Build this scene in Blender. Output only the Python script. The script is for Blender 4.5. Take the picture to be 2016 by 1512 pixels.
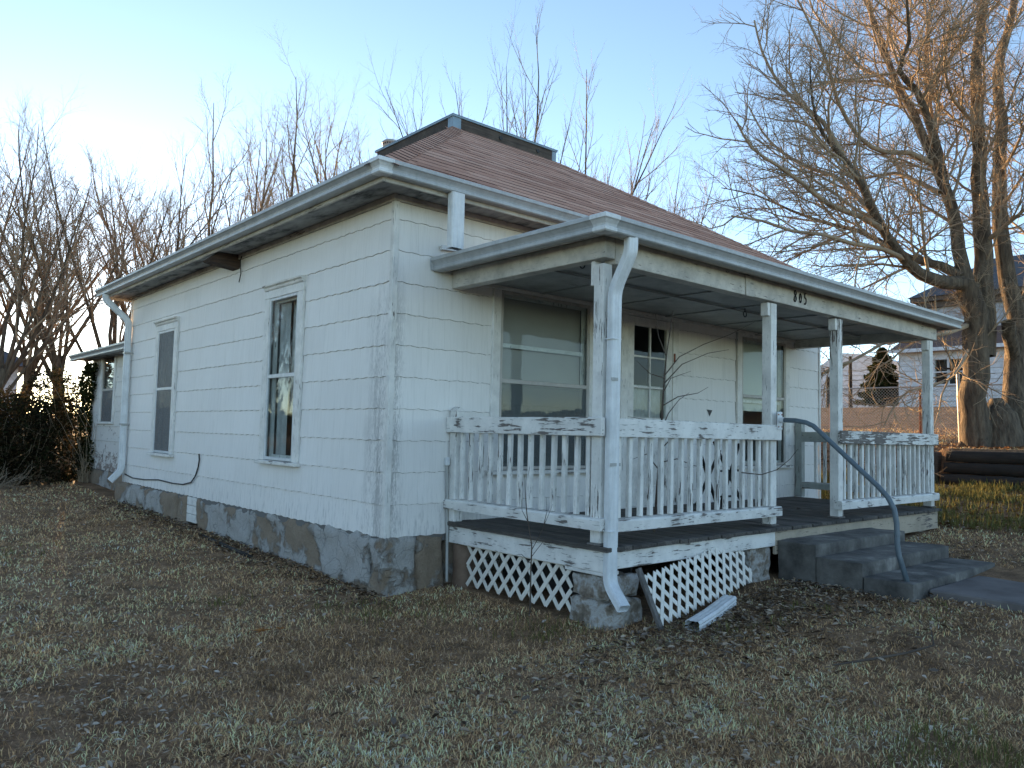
import bpy, math, random
import numpy as np
from mathutils import Vector, Matrix, noise as mnoise
R = math.radians
random.seed(7); RNG = np.random.default_rng(7)
scene = bpy.context.scene
for o in list(bpy.data.objects): bpy.data.objects.remove(o)

# ------------------------------------------------------------------ camera
CAM = Vector((-3.4997, -5.5410, 1.3684)); YAW, PITCH, ROLL = R(48.8147), R(3.5682), R(1.3024)
fw = Vector((math.cos(PITCH)*math.cos(YAW), math.cos(PITCH)*math.sin(YAW), math.sin(PITCH)))
rt = Vector((math.sin(YAW), -math.cos(YAW), 0)); up = rt.cross(fw)
r2 = rt*math.cos(ROLL)+up*math.sin(ROLL); u2 = up*math.cos(ROLL)-rt*math.sin(ROLL)
cd = bpy.data.cameras.new('camera'); cam = bpy.data.objects.new('camera', cd); scene.collection.objects.link(cam)
cd.sensor_width = 36; cd.lens = 1535.65/2016*36; cd.clip_start = .05; cd.clip_end = 2000
M = Matrix((r2, u2, -fw)).transposed().to_4x4(); M.translation = CAM; cam.matrix_world = M
scene.camera = cam
# ------------------------------------------------------------------ sky, sun, exposure
SUN_AZ, SUN_EL = 77.5, 3.7
w = bpy.data.worlds.new('World'); scene.world = w; w.use_nodes = True
nt = w.node_tree; nt.nodes.clear()
sky = nt.nodes.new('ShaderNodeTexSky'); sky.sky_type = 'NISHITA'; sky.sun_disc = False
sky.sun_elevation = R(SUN_EL); sky.sun_rotation = R(90-SUN_AZ)
sky.altitude = 300; sky.air_density = .5; sky.dust_density = .06; sky.ozone_density = .62
bg = nt.nodes.new('ShaderNodeBackground'); bg.inputs[1].default_value = .15
wo = nt.nodes.new('ShaderNodeOutputWorld'); nt.links.new(sky.outputs[0], bg.inputs[0]); nt.links.new(bg.outputs[0], wo.inputs[0])
sd = bpy.data.lights.new('sun', 'SUN'); sun = bpy.data.objects.new('sun', sd); scene.collection.objects.link(sun)
sd.energy = 5.0; sd.angle = R(.6); sd.color = (1, .62, .30)
sv = Vector((math.cos(R(SUN_EL))*math.cos(R(SUN_AZ)), math.cos(R(SUN_EL))*math.sin(R(SUN_AZ)), math.sin(R(SUN_EL))))
sun.rotation_euler = (-sv).to_track_quat('-Z', 'Y').to_euler(); sun.location = sv*60
scene.view_settings.view_transform = 'Standard'; scene.view_settings.look = 'None'
scene.view_settings.exposure = 2.15; scene.view_settings.gamma = 1
scene.render.engine = 'CYCLES'
cy = scene.cycles; cy.max_bounces = 6; cy.diffuse_bounces = 3; cy.glossy_bounces = 3; cy.transmission_bounces = 4; cy.transparent_max_bounces = 10; cy.caustics_reflective = False; cy.caustics_refractive = False

# ------------------------------------------------------------------ helpers
COL = scene.collection
class MB:
    def __init__(s): s.v = []; s.f = []; s.c = None
    def quad(s, a, b, c, d):
        n = len(s.v); s.v += [a, b, c, d]; s.f.append((n, n+1, n+2, n+3)); return s
    def box(s, x0, x1, y0, y1, z0, z1):
        n = len(s.v)
        s.v += [(x0,y0,z0),(x1,y0,z0),(x1,y1,z0),(x0,y1,z0),(x0,y0,z1),(x1,y0,z1),(x1,y1,z1),(x0,y1,z1)]
        s.f += [tuple(n+i for i in q) for q in ((0,3,2,1),(4,5,6,7),(0,1,5,4),(1,2,6,5),(2,3,7,6),(3,0,4,7))]; return s
    def cbox(s, x0, x1, y0, y1, z0, z1, b=.004):      # box with chamfered vertical and long edges
        m = min(x1-x0, y1-y0, z1-z0); b = min(b, m*.3); n = len(s.v)
        for (i, xx) in ((0, x0), (1, x1)):
            for (j, yy) in ((0, y0), (1, y1)):
                for (k, zz) in ((0, z0), (1, z1)):
                    sx, sy, sz = (1-2*i)*b, (1-2*j)*b, (1-2*k)*b
                    s.v += [(xx, yy+sy, zz+sz), (xx+sx, yy, zz+sz), (xx+sx, yy+sy, zz)]
        def V(i, j, k, a): return n+(i*4+j*2+k)*3+a
        F = []
        for i in (0, 1): q = [V(i,0,0,0), V(i,1,0,0), V(i,1,1,0), V(i,0,1,0)]; F.append(q if i else q[::-1])
        for j in (0, 1): q = [V(0,j,0,1), V(1,j,0,1), V(1,j,1,1), V(0,j,1,1)]; F.append(q[::-1] if j else q)
        for k in (0, 1): q = [V(0,0,k,2), V(1,0,k,2), V(1,1,k,2), V(0,1,k,2)]; F.append(q if k else q[::-1])
        for i in (0,1):
            for j in (0,1): F.append([V(i,j,0,0), V(i,j,0,1), V(i,j,1,1), V(i,j,1,0)] if (i==j) else [V(i,j,0,1), V(i,j,0,0), V(i,j,1,0), V(i,j,1,1)])
        for i in (0,1):
            for k in (0,1): F.append([V(i,0,k,0), V(i,1,k,0), V(i,1,k,2), V(i,0,k,2)] if (i!=k) else [V(i,1,k,0), V(i,0,k,0), V(i,0,k,2), V(i,1,k,2)])
        for j in (0,1):
            for k in (0,1): F.append([V(0,j,k,1), V(1,j,k,1), V(1,j,k,2), V(0,j,k,2)] if (j==k) else [V(1,j,k,1), V(0,j,k,1), V(0,j,k,2), V(1,j,k,2)])
        for i in (0,1):
            for j in (0,1):
                for k in (0,1): F.append([V(i,j,k,0), V(i,j,k,1), V(i,j,k,2)])
        s.f += [tuple(q) for q in F]; return s
    def beam(s, a, b, w, h, upv=(0,0,1)):             # bar from a to b: w across, h along upv
        a, b = Vector(a), Vector(b); d = (b-a).normalized(); u = Vector(upv); sd_ = d.cross(u).normalized(); u = sd_.cross(d)
        n = len(s.v)
        for p in (a, b):
            for (i, j) in ((-1,-1),(1,-1),(1,1),(-1,1)): s.v.append(tuple(p+sd_*i*w/2+u*j*h/2))
        s.f += [tuple(n+i for i in q) for q in ((0,1,2,3),(7,6,5,4),(0,4,5,1),(1,5,6,2),(2,6,7,3),(3,7,4,0))]; return s
    def tube(s, pts, r, k=8, cap=True):
        pts = [Vector(p) for p in pts]; N = len(pts); n = len(s.v); pu = None
        for i, p in enumerate(pts):
            t = (pts[min(i+1, N-1)]-pts[max(i-1, 0)]).normalized()
            if pu is None: pu = Vector((0,0,1)) if abs(t.z) < .9 else Vector((1,0,0))
            a = t.cross(pu).normalized(); pu = a.cross(t)
            rr = r[i] if isinstance(r, (list, tuple)) else r
            for j in range(k): th = 2*math.pi*j/k; s.v.append(tuple(p+(a*math.cos(th)+pu*math.sin(th))*rr))
        for i in range(N-1):
            for j in range(k): s.f.append((n+i*k+j, n+i*k+(j+1)%k, n+(i+1)*k+(j+1)%k, n+(i+1)*k+j))
        if cap: s.f.append(tuple(n+j for j in range(k))[::-1]); s.f.append(tuple(n+(N-1)*k+j for j in range(k)))
        return s
    def sweep(s, pts, prof, closed=True, upv=(0,0,1), cap=True):   # profile (side, up) along a polyline, mitred
        pts = [Vector(p) for p in pts]; N = len(pts); n = len(s.v); K = len(prof); u = Vector(upv)
        for i, p in enumerate(pts):
            t0 = (pts[i]-pts[i-1]).normalized() if i else None; t1 = (pts[i+1]-pts[i]).normalized() if i < N-1 else None
            ta, tb = t0 or t1, t1 or t0
            sa, sb = ta.cross(u).normalized(), tb.cross(u).normalized(); sm = (sa+sb).normalized(); sc = 1/max(.3, sm.dot(sa))
            for (a, b) in prof: s.v.append(tuple(p+sm*a*sc+u*b))
        m = K if closed else K-1
        for i in range(N-1):
            for j in range(m): s.f.append((n+i*K+j, n+i*K+(j+1)%K, n+(i+1)*K+(j+1)%K, n+(i+1)*K+j))
        if cap and closed: s.f.append(tuple(n+j for j in range(K))[::-1]); s.f.append(tuple(n+(N-1)*K+j for j in range(K)))
        return s
    def lathe(s, prof, c, k=16):
        n = len(s.v)
        for (r, z) in prof:
            for j in range(k): a = 2*math.pi*j/k; s.v.append((c[0]+r*math.cos(a), c[1]+r*math.sin(a), c[2]+z))
        for i in range(len(prof)-1):
            for j in range(k): s.f.append((n+i*k+j, n+i*k+(j+1)%k, n+(i+1)*k+(j+1)%k, n+(i+1)*k+j))
        return s
    def prism(s, poly, d):                            # planar polygon (3-D) pushed along vector d
        n = len(s.v); K = len(poly); s.v += [tuple(p) for p in poly]+[tuple(Vector(p)+Vector(d)) for p in poly]
        s.f += [tuple(range(n+K-1, n-1, -1)), tuple(range(n+K, n+2*K))]
        s.f += [(n+i, n+(i+1)%K, n+K+(i+1)%K, n+K+i) for i in range(K)]; return s
    def mesh(s, name, smooth=False):
        m = bpy.data.meshes.new(name); m.from_pydata(s.v, [], s.f); m.update()
        if smooth: m.polygons.foreach_set('use_smooth', [True]*len(m.polygons))
        return m

def link(name, data, mat=None, parent=None):
    o = bpy.data.objects.new(name, data); COL.objects.link(o)
    if mat and data and not data.materials: data.materials.append(mat)
    if parent:
        o.parent = parent
        if parent.type == 'EMPTY' and parent.parent is None: o.matrix_parent_inverse = Matrix.Translation(-parent.location)
    return o
def obj(name, mb, mat, parent=None, smooth=False): return link(name, mb.mesh(name, smooth), mat, parent)
def npmesh(name, V, F, mat, parent=None, smooth=False, col=None):
    m = bpy.data.meshes.new(name); V = np.asarray(V, dtype=np.float32); F = np.asarray(F, dtype=np.int32); k = F.shape[1]
    m.vertices.add(len(V)); m.vertices.foreach_set('co', V.ravel())
    m.loops.add(F.size); m.loops.foreach_set('vertex_index', F.ravel())
    m.polygons.add(len(F)); m.polygons.foreach_set('loop_start', np.arange(0, F.size, k, dtype=np.int32))
    if smooth: m.polygons.foreach_set('use_smooth', np.ones(len(F), dtype=bool))
    m.update(calc_edges=True)
    if col is not None:
        a = m.attributes.new('col', 'FLOAT_COLOR', 'POINT'); a.data.foreach_set('color', np.asarray(col, dtype=np.float32).ravel())
    return link(name, m, mat, parent)
def tag(o, label=None, cat=None, group=None, kind=None):
    if label: o['label'] = label
    if cat: o['category'] = cat
    if group: o['group'] = group
    if kind: o['kind'] = kind
    return o
def thing(name, label, cat, loc=(0,0,0), group=None):
    o = bpy.data.objects.new(name, None); COL.objects.link(o); o.location = loc; o.empty_display_size = .2
    return tag(o, label, cat, group)

# ------------------------------------------------------------------ materials
class NT:
    def __init__(s, name):
        s.m = bpy.data.materials.new(name); s.m.use_nodes = True; s.t = s.m.node_tree; s.t.nodes.clear()
        s.out = s.n('OutputMaterial'); s.b = s.n('BsdfPrincipled'); s.l(s.b.outputs[0], s.out.inputs[0])
    def n(s, ty, **k):
        x = s.t.nodes.new('ShaderNode'+ty)
        for a, v in k.items(): setattr(x, a, v)
        return x
    def l(s, a, b): s.t.links.new(a, b)
    def coord(s, kind='Object', scale=(1,1,1), rnd=0.):
        tc = s.n('TexCoord'); mp = s.n('Mapping'); mp.inputs['Scale'].default_value = scale
        if kind == 'World': g = s.n('NewGeometry'); s.l(g.outputs['Position'], mp.inputs[0])
        else: s.l(tc.outputs[kind], mp.inputs[0])
        if rnd:
            oi = s.n('ObjectInfo'); mu = s.n('Math', operation='MULTIPLY'); mu.inputs[1].default_value = rnd
            s.l(oi.outputs['Random'], mu.inputs[0]); cx = s.n('CombineXYZ')
            for i in range(3): s.l(mu.outputs[0], cx.inputs[i])
            s.l(cx.outputs[0], mp.inputs['Location'])
        return mp.outputs[0]
    def noise(s, vec, scale, detail=4, rough=.55, dist=0):
        x = s.n('TexNoise'); x.inputs['Scale'].default_value = scale; x.inputs['Detail'].default_value = detail
        x.inputs['Roughness'].default_value = rough; x.inputs['Distortion'].default_value = dist; s.l(vec, x.inputs['Vector']); return x.outputs['Fac']
    def ramp(s, f, stops, interp='LINEAR'):
        x = s.n('ValToRGB'); x.color_ramp.interpolation = interp; e = x.color_ramp.elements
        e.remove(e[1])
        for i, (p, c) in enumerate(stops):
            el = e[0] if i == 0 else e.new(p)
            el.position = p; el.color = (c, c, c, 1) if isinstance(c, (int, float)) else (*c, 1)
        s.l(f, x.inputs[0]); return x.outputs[0]
    def mix(s, f, a, b, mode='MIX'):
        x = s.n('Mix', data_type='RGBA', blend_type=mode)
        for sock, val in ((x.inputs[0], f), (x.inputs[6], a), (x.inputs[7], b)):
            if hasattr(val, 'is_linked') or hasattr(val, 'links'): s.l(val, sock)
            elif isinstance(val, (int, float)): sock.default_value = val if sock.type == 'VALUE' else (val, val, val, 1)
            else: sock.default_value = (*val, 1)
        return x.outputs[2]
    def math(s, op, a, b=None, clamp=False):
        x = s.n('Math', operation=op, use_clamp=clamp)
        for i, v in enumerate((a, b)):
            if v is None: continue
            if isinstance(v, (int, float)): x.inputs[i].default_value = v
            else: s.l(v, x.inputs[i])
        return x.outputs[0]
    def rand(s): return s.n('ObjectInfo').outputs['Random']
    def bump(s, h, strength=.5, dist=.01):
        x = s.n('Bump'); x.inputs['Strength'].default_value = strength; x.inputs['Distance'].default_value = dist
        s.l(h, x.inputs['Height']); s.l(x.outputs[0], s.b.inputs['Normal']); return x
    def set(s, color=None, rough=None, metal=None, spec=None):
        for k, v in (('Base Color', color), ('Roughness', rough), ('Metallic', metal), ('Specular IOR Level', spec)):
            if v is None: continue
            if hasattr(v, 'links'): s.l(v, s.b.inputs[k])
            else: s.b.inputs[k].default_value = (*v, 1) if isinstance(v, tuple) else v
        return s.m

def mat_paint(name, paint=(.84,.82,.775), wood=(.16,.14,.125), amount=.35, axis=2, grime=.25, big=1.6, rnd=13.):
    t = NT(name); sc = [36, 36, 36]; sc[axis] = 3.2
    v = t.coord('Object', tuple(sc), rnd); vb = t.coord('Object', (1,1,1), rnd)
    n1 = t.noise(v, 1.6, 5, .6, .4); n2 = t.noise(vb, big, 3, .5)
    h = t.math('ADD', t.math('MULTIPLY', n1, .62), t.math('MULTIPLY', n2, .38))
    th = .36+amount*.22
    peel = t.ramp(h, [(th-.006, 1.), (th+.006, 0.)])
    vf = [160]*3; vf[axis] = 5
    grain = t.noise(t.coord('Object', tuple(vf), rnd), 1, 3, .6)
    woodc = t.mix(grain, tuple(c*.45 for c in wood), tuple(min(1, c*1.6) for c in wood))
    dirt = t.ramp(t.noise(vb, 5, 5, .65), [(.35, 1.-grime), (.62, 1.)])
    pc = t.mix(1., t.mix(t.rand(), tuple(c*.93 for c in paint), paint), dirt, 'MULTIPLY')
    cr = t.ramp(t.noise(t.coord('Object', tuple(x*2.2 for x in sc), rnd), 1.4, 2, .5), [(.30, .55), (.34, 1.)])
    pc = t.mix(1., pc, cr, 'MULTIPLY')
    t.bump(t.math('ADD', t.math('MULTIPLY', t.math('SUBTRACT', 1., peel), 1.), t.math('MULTIPLY', grain, .25)), .6, .004)
    return t.set(t.mix(peel, pc, woodc), t.ramp(peel, [(0, .55), (1, .85)]))

def mat_siding(name, col=(.875,.85,.815), stain=1., peel=0.):
    t = NT(name); vw = t.coord('World')
    g = t.n('NewGeometry'); sp = t.n('SeparateXYZ'); t.l(g.outputs['Position'], sp.inputs[0])
    streak = t.noise(t.coord('World', (28, 28, 1.3)), 1.5, 4, .6)
    fine = t.noise(t.coord('World', (170, 170, 3)), 1, 2, .5)
    c = t.mix(t.rand(), tuple(x*.95 for x in col), col)
    c = t.mix(1., c, t.ramp(streak, [(.28, (.93,.93,.925)), (.5, 1.)]), 'MULTIPLY')
    c = t.mix(.35, c, t.ramp(fine, [(.25, .86), (.6, 1.)]), 'MULTIPLY')
    c = t.mix(.6, c, t.ramp(t.noise(vw, 1.1, 4, .6), [(.35, (.93,.925,.91)), (.65, 1.)]), 'MULTIPLY')
    # mildew runs beside the corner, below the eave
    d = t.math('ADD', t.math('MULTIPLY', t.math('ABSOLUTE', sp.outputs[0]), 2.6), t.math('ABSOLUTE', sp.outputs[1]))
    wob = t.math('ADD', d, t.math('MULTIPLY', t.math('SUBTRACT', t.noise(t.coord('World', (1, 1, 1)), 2.2, 3), .5), .30))
    band = t.ramp(wob, [(.05, .75), (.13, 1.), (.24, .8), (.42, 0.)])
    zf = t.ramp(t.math('MULTIPLY', sp.outputs[2], .3), [(.12, .8), (.45, 1.), (.72, .55), (.86, 0.)])
    spk = t.ramp(t.math('ADD', t.math('MULTIPLY', t.noise(t.coord('World', (60, 60, 10)), 1.8, 5, .75), .65), t.math('MULTIPLY', t.noise(t.coord('World', (11, 11, 1.)), 1, 3), .35)), [(.46, 0.), (.56, 1.)])
    m = t.math('MULTIPLY', t.math('MULTIPLY', band, zf), t.math('MULTIPLY', spk, .58*stain))
    c = t.mix(m, c, (.085,.085,.09))
    low = t.math('MULTIPLY', t.ramp(sp.outputs[2], [(.5, 1.), (.95, 0.)]), t.ramp(t.noise(t.coord('World', (20, 20, 3)), 2, 5, .7), [(.52, 0.), (.68, .55)]))
    c = t.mix(low, c, (.30,.30,.30))
    spots = t.ramp(t.noise(t.coord('World', (14, 14, 7)), 1.6, 5, .8), [(.69, 0.), (.73, .6)])
    c = t.mix(spots, c, (.34,.33,.31))
    if peel:
        pm = t.ramp(t.math('ADD', t.noise(t.coord('World', (6, 6, 9)), 1.4, 5, .7), t.math('MULTIPLY', t.ramp(sp.outputs[2], [(.5, 1.), (1.7, 0.)]), .16)), [(.60, 0.), (.63, 1.)])
        c = t.mix(pm, c, (.30,.25,.22))
    t.bump(t.math('ADD', t.math('MULTIPLY', fine, .5), streak), .22, .004)
    return t.set(c, .6)

def mat_wood(name, a=(.05,.045,.042), b=(.16,.145,.13), axis=1, rnd=9., rough=.85, mottle=.5):
    t = NT(name); sc = [60, 60, 60]; sc[axis] = 2.5
    n1 = t.noise(t.coord('Object', tuple(sc), rnd), 1, 5, .65, .3); n2 = t.noise(t.coord('Object', (1,1,1), rnd), 4, 4, .6)
    c = t.mix(t.ramp(n1, [(.3, 0.), (.7, 1.)]), a, b)
    c = t.mix(1., c, t.ramp(n2, [(.3, 1.-mottle), (.65, 1.)]), 'MULTIPLY')
    c = t.mix(1., c, t.ramp(t.rand(), [(0, .7), (1, 1.15)]), 'MULTIPLY')
    t.bump(n1, .5, .006); return t.set(c, rough)

def mat_noise(name, stops, scale=6, detail=6, rough=.9, bump=.5, bdist=.02, rnd=0., coords='Object', stretch=(1,1,1), vary=0., spec=None):
    t = NT(name); v = t.coord(coords, stretch, rnd); n1 = t.noise(v, scale, detail, .62)
    c = t.ramp(n1, stops)
    if vary: c = t.mix(1., c, t.ramp(t.rand(), [(0, 1.-vary), (1, 1.)]), 'MULTIPLY')
    if bump: t.bump(t.math('ADD', n1, t.math('MULTIPLY', t.noise(v, scale*6, 4, .6), .35)), bump, bdist)
    return t.set(c, rough, spec=spec)

def mat_metal(name, col, rough=.45, rnd=5., dirt=.18):
    t = NT(name); v = t.coord('Object', (1,1,1), rnd)
    c = t.mix(1., col, t.ramp(t.noise(v, 7, 5, .65), [(.32, 1.-dirt), (.6, 1.)]), 'MULTIPLY')
    c = t.mix(.6, c, t.ramp(t.noise(t.coord('Object', (30,30,2), rnd), 1, 3), [(.3, .8), (.55, 1.)]), 'MULTIPLY')
    return t.set(c, rough)

def mat_glass():
    t = NT('window_glass'); t.t.nodes.remove(t.b)
    tr = t.n('BsdfTransparent'); tr.inputs[0].default_value = (.90,.93,.93,1); gl = t.n('BsdfGlossy'); gl.inputs['Roughness'].default_value = .03
    nz = t.noise(t.coord('World', (1,1,1)), 2.2, 2); bp = t.n('Bump'); bp.inputs['Strength'].default_value = .06; bp.inputs['Distance'].default_value = .05
    t.l(nz, bp.inputs['Height']); t.l(bp.outputs[0], gl.inputs['Normal'])
    lw = t.n('LayerWeight'); mx = t.n('MixShader')
    t.l(t.math('ADD', .02, t.math('MULTIPLY', .6, t.math('POWER', lw.outputs['Facing'], 5.))), mx.inputs[0]); t.l(tr.outputs[0], mx.inputs[1]); t.l(gl.outputs[0], mx.inputs[2]); t.l(mx.outputs[0], t.out.inputs[0]); return t.m
def mat_screen():
    t = NT('insect_screen'); tr = t.n('BsdfTransparent'); mx = t.n('MixShader'); mx.inputs[0].default_value = .55
    t.b.inputs['Base Color'].default_value = (.20,.20,.20,1); t.b.inputs['Roughness'].default_value = .7
    t.l(tr.outputs[0], mx.inputs[1]); t.l(t.b.outputs[0], mx.inputs[2]); t.l(mx.outputs[0], t.out.inputs[0]); return t.m
def mat_attr(name, rough=.9, trans=.0, tint=None, mult=1.):
    t = NT(name); a = t.n('Attribute'); a.attribute_name = 'col'; c = a.outputs['Color']
    t.set(c, rough, spec=.02)
    if trans:
        tl = t.n('BsdfTranslucent'); t.l(c, tl.inputs[0]); mx = t.n('MixShader'); mx.inputs[0].default_value = trans
        t.l(t.b.outputs[0], mx.inputs[1]); t.l(tl.outputs[0], mx.inputs[2]); t.l(mx.outputs[0], t.out.inputs[0])
    return t.m
def mat_flat(name, c, rough=.8, metal=0.): return NT(name).set(c, rough, metal)

def mat_foundation(name, stone_amt=.5):
    t = NT(name); v = t.coord('World'); big = t.noise(v, 1.7, 3, .5); med = t.noise(v, 9, 6, .65, .5); fine = t.noise(v, 60, 4, .7)
    stone = t.mix(med, (.25,.185,.13), (.50,.395,.29)); stone = t.mix(.7, stone, t.ramp(fine, [(.3, .7), (.65, 1.)]), 'MULTIPLY')
    parge = t.mix(t.noise(v, 5, 5, .7), (.42,.395,.36), (.66,.64,.61)); parge = t.mix(1., parge, t.ramp(fine, [(.25, .7), (.5, 1.)]), 'MULTIPLY')
    vo = t.n('TexVoronoi', feature='DISTANCE_TO_EDGE'); vo.inputs['Scale'].default_value = 4.5
    nn = t.n('TexNoise'); nn.inputs['Scale'].default_value = 3; t.l(v, nn.inputs['Vector']); mpv = t.mix(.25, v, nn.outputs['Color'], 'ADD'); t.l(mpv, vo.inputs['Vector'])
    crack = t.ramp(vo.outputs['Distance'], [(.004, .35), (.02, 1.)]); parge = t.mix(.55, parge, crack, 'MULTIPLY')
    m = t.ramp(t.math('ADD', t.math('MULTIPLY', big, .8), t.math('MULTIPLY', med, .2)), [(stone_amt-.02, 1.), (stone_amt+.02, 0.)])
    t.bump(t.math('ADD', t.math('MULTIPLY', t.math('SUBTRACT', 1., m), .8), t.math('ADD', t.math('MULTIPLY', med, .6), t.math('MULTIPLY', fine, .6))), 1., .05)
    return t.set(t.mix(m, parge, stone), .92)

def mat_ground():
    t = NT('dry_lawn_soil'); v = t.coord('World'); big = t.noise(v, .55, 4, .6); med = t.noise(v, 4, 6, .7); fine = t.noise(v, 45, 5, .75)
    c = t.ramp(med, [(.28, (.11,.07,.043)), (.5, (.30,.19,.115)), (.72, (.52,.34,.205))])
    c = t.mix(t.ramp(big, [(.55, 0.), (.8, .35)]), c, (.10,.10,.045))
    c = t.mix(.85, c, t.ramp(fine, [(.3, .45), (.6, 1.)]), 'MULTIPLY')
    t.bump(t.math('ADD', med, t.math('MULTIPLY', fine, .6)), .9, .03); return t.set(c, .95, spec=.1)

M_SID = mat_siding('painted_siding'); M_SID2 = mat_siding('peeling_siding', (.78,.76,.72), 0., 1.)
M_FELT = mat_flat('dark_sheathing', (.15,.145,.14))
M_TRIM = mat_paint('painted_trim', amount=.06, grime=.22); M_TRIMY = mat_paint('painted_trim_long', amount=.10, axis=1, grime=.25); M_TRIMX = mat_paint('painted_trim_wide', amount=.10, axis=0, grime=.25)
M_POST = mat_paint('peeling_post_paint', amount=.20, axis=2); M_BAL = mat_paint('peeling_baluster_paint', amount=.26, axis=2)
M_FADED = mat_paint('faded_grey_paint', (.40,.42,.39), amount=.22, axis=2); M_FADEDY = mat_paint('faded_grey_rail_paint', (.40,.42,.39), amount=.25, axis=1)
M_RAILX = mat_paint('peeling_rail_paint_x', amount=.28, axis=0, big=5.); M_RAILY = mat_paint('peeling_rail_paint_y', amount=.30, axis=1, big=5.); M_RAILP = mat_paint('badly_peeled_rail_paint', amount=.60, axis=0, big=3.)
M_BEAM = mat_paint('stained_beam_paint_x', paint=(.66,.62,.55), amount=.05, axis=0, grime=.35); M_BEAMY = mat_paint('stained_beam_paint_y', paint=(.66,.62,.55), amount=.05, axis=1, grime=.35)
M_FASC = mat_paint('eave_fascia_paint', paint=(.60,.56,.50), amount=.14, axis=1, grime=.35); M_FASCX = mat_paint('eave_fascia_paint_x', paint=(.60,.56,.50), amount=.14, axis=0, grime=.35)
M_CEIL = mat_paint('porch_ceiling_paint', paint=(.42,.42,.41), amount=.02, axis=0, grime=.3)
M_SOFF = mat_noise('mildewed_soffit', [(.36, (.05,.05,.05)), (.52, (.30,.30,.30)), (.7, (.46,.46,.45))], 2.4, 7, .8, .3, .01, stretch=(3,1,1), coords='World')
M_GUT = mat_metal('white_gutter_metal', (.45,.465,.475), .38); M_DSP = mat_metal('downspout_metal', (.74,.76,.77), .38)
M_DECK = mat_wood('deck_wood', (.055,.047,.042), (.17,.15,.13), 1); M_DECKD = mat_wood('deck_edge_wood', (.045,.04,.036), (.14,.125,.11), 0)
M_OLD = mat_wood('rotten_wood', (.03,.018,.013), (.10,.06,.04), 0); M_GREYW = mat_wood('grey_wood', (.10,.09,.085), (.26,.24,.22), 2)
M_CURB = mat_wood('curb_board', (.055,.042,.034), (.16,.13,.105), 0)
def mat_roof():
    t = NT('asphalt_shingle'); v = t.coord('World'); g = t.noise(v, 260, 3, .8); b = t.noise(v, 3, 4, .6)
    c = t.ramp(t.rand(), [(0, (.44,.22,.15)), (.5, (.56,.30,.21)), (1, (.66,.385,.28))])
    c = t.mix(.8, c, t.ramp(g, [(.3, .7), (.6, 1.1)]), 'MULTIPLY'); c = t.mix(.5, c, t.ramp(b, [(.3, .8), (.7, 1.05)]), 'MULTIPLY')
    t.bump(g, .4, .004); return t.set(c, .92)
M_ROOF = mat_roof(); M_REDGE = mat_flat('shingle_edge', (.05,.033,.028), .95)
M_TEAL = mat_metal('blue_grey_flashing', (.24,.34,.42), .45)
M_FOUND = mat_foundation('parged_foundation', .475); M_FOUND2 = mat_foundation('bare_stone_foundation', .56)
M_PIER = mat_noise('pier_stone', [(.30, (.09,.075,.058)), (.44, (.24,.20,.155)), (.52, (.44,.43,.41)), (.60, (.28,.23,.18)), (.70, (.14,.11,.085))], 6, 12, .95, 1., .05, coords='World')
M_TILE = mat_noise('brown_clay_block', [(.3, (.12,.075,.05)), (.7, (.22,.15,.105))], 6, 6, .85, .5, .01)
M_CONC = mat_noise('dark_concrete', [(.30, (.04,.037,.033)), (.46, (.11,.102,.092)), (.56, (.155,.145,.13)), (.70, (.32,.30,.27))], 3.6, 12, .9, .9, .02, coords='World')
M_WALK = mat_noise('walk_concrete', [(.3, (.10,.085,.08)), (.7, (.20,.18,.17))], 3, 8, .9, .4, .01, coords='World')
M_LAT = mat_metal('lattice_vinyl', (.80,.76,.68), .5, dirt=.12)
M_GLASS = mat_glass(); M_SCREEN = mat_screen()
M_SHADE = mat_noise('roller_shade', [(.3, (.42,.39,.36)), (.7, (.48,.45,.42))], 2, 3, .8, 0); M_CURT = mat_noise('lace_curtain', [(.3, (.45,.44,.42)), (.7, (.60,.59,.57))], 9, 4, .9, 0)
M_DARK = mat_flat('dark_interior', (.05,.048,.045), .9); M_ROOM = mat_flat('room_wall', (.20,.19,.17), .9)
M_ALU = mat_metal('storm_frame', (.50,.47,.43), .45); M_ALUW = mat_metal('white_storm_frame', (.66,.67,.67), .45)
M_IRON = mat_flat('black_iron', (.012,.012,.013), .5, .3); M_PIPE = mat_metal('grey_pipe_paint', (.13,.17,.20), .4); M_CABLE = mat_flat('black_cable', (.012,.012,.012), .5)
M_RUST = mat_noise('rust', [(.3, (.20,.05,.025)), (.7, (.34,.12,.06))], 20, 4, .85, .3, .005); M_GALV = mat_metal('galvanised_steel', (.42,.42,.40), .4)
M_BARK = mat_noise('tree_bark', [(.3, (.045,.034,.025)), (.55, (.15,.115,.08)), (.75, (.25,.20,.14))], 13, 8, .97, 1., .09, stretch=(1,1,.16), coords='World')
M_TWIG = mat_noise('twig_bark', [(.3, (.22,.165,.11)), (.7, (.42,.325,.22))], 3, 3, .9, 0, coords='World')
M_TWIGB = mat_noise('reddish_twig_bark', [(.3, (.24,.175,.125)), (.7, (.44,.335,.25))], 3, 3, .9, 0, coords='World')
M_DTWIG = mat_noise('dark_twig_bark', [(.3, (.05,.036,.028)), (.7, (.11,.085,.065))], 3, 3, .9, 0, coords='World')
M_GRASS = mat_attr('dry_grass', .85, .25); M_LEAF = mat_attr('leaf', .8, .30); M_LITTER = mat_attr('dead_leaf', .85, .15)
M_GROUND = mat_ground(); M_TIMBER = mat_wood('black_timber', (.012,.011,.010), (.045,.038,.032), 1)
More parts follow.
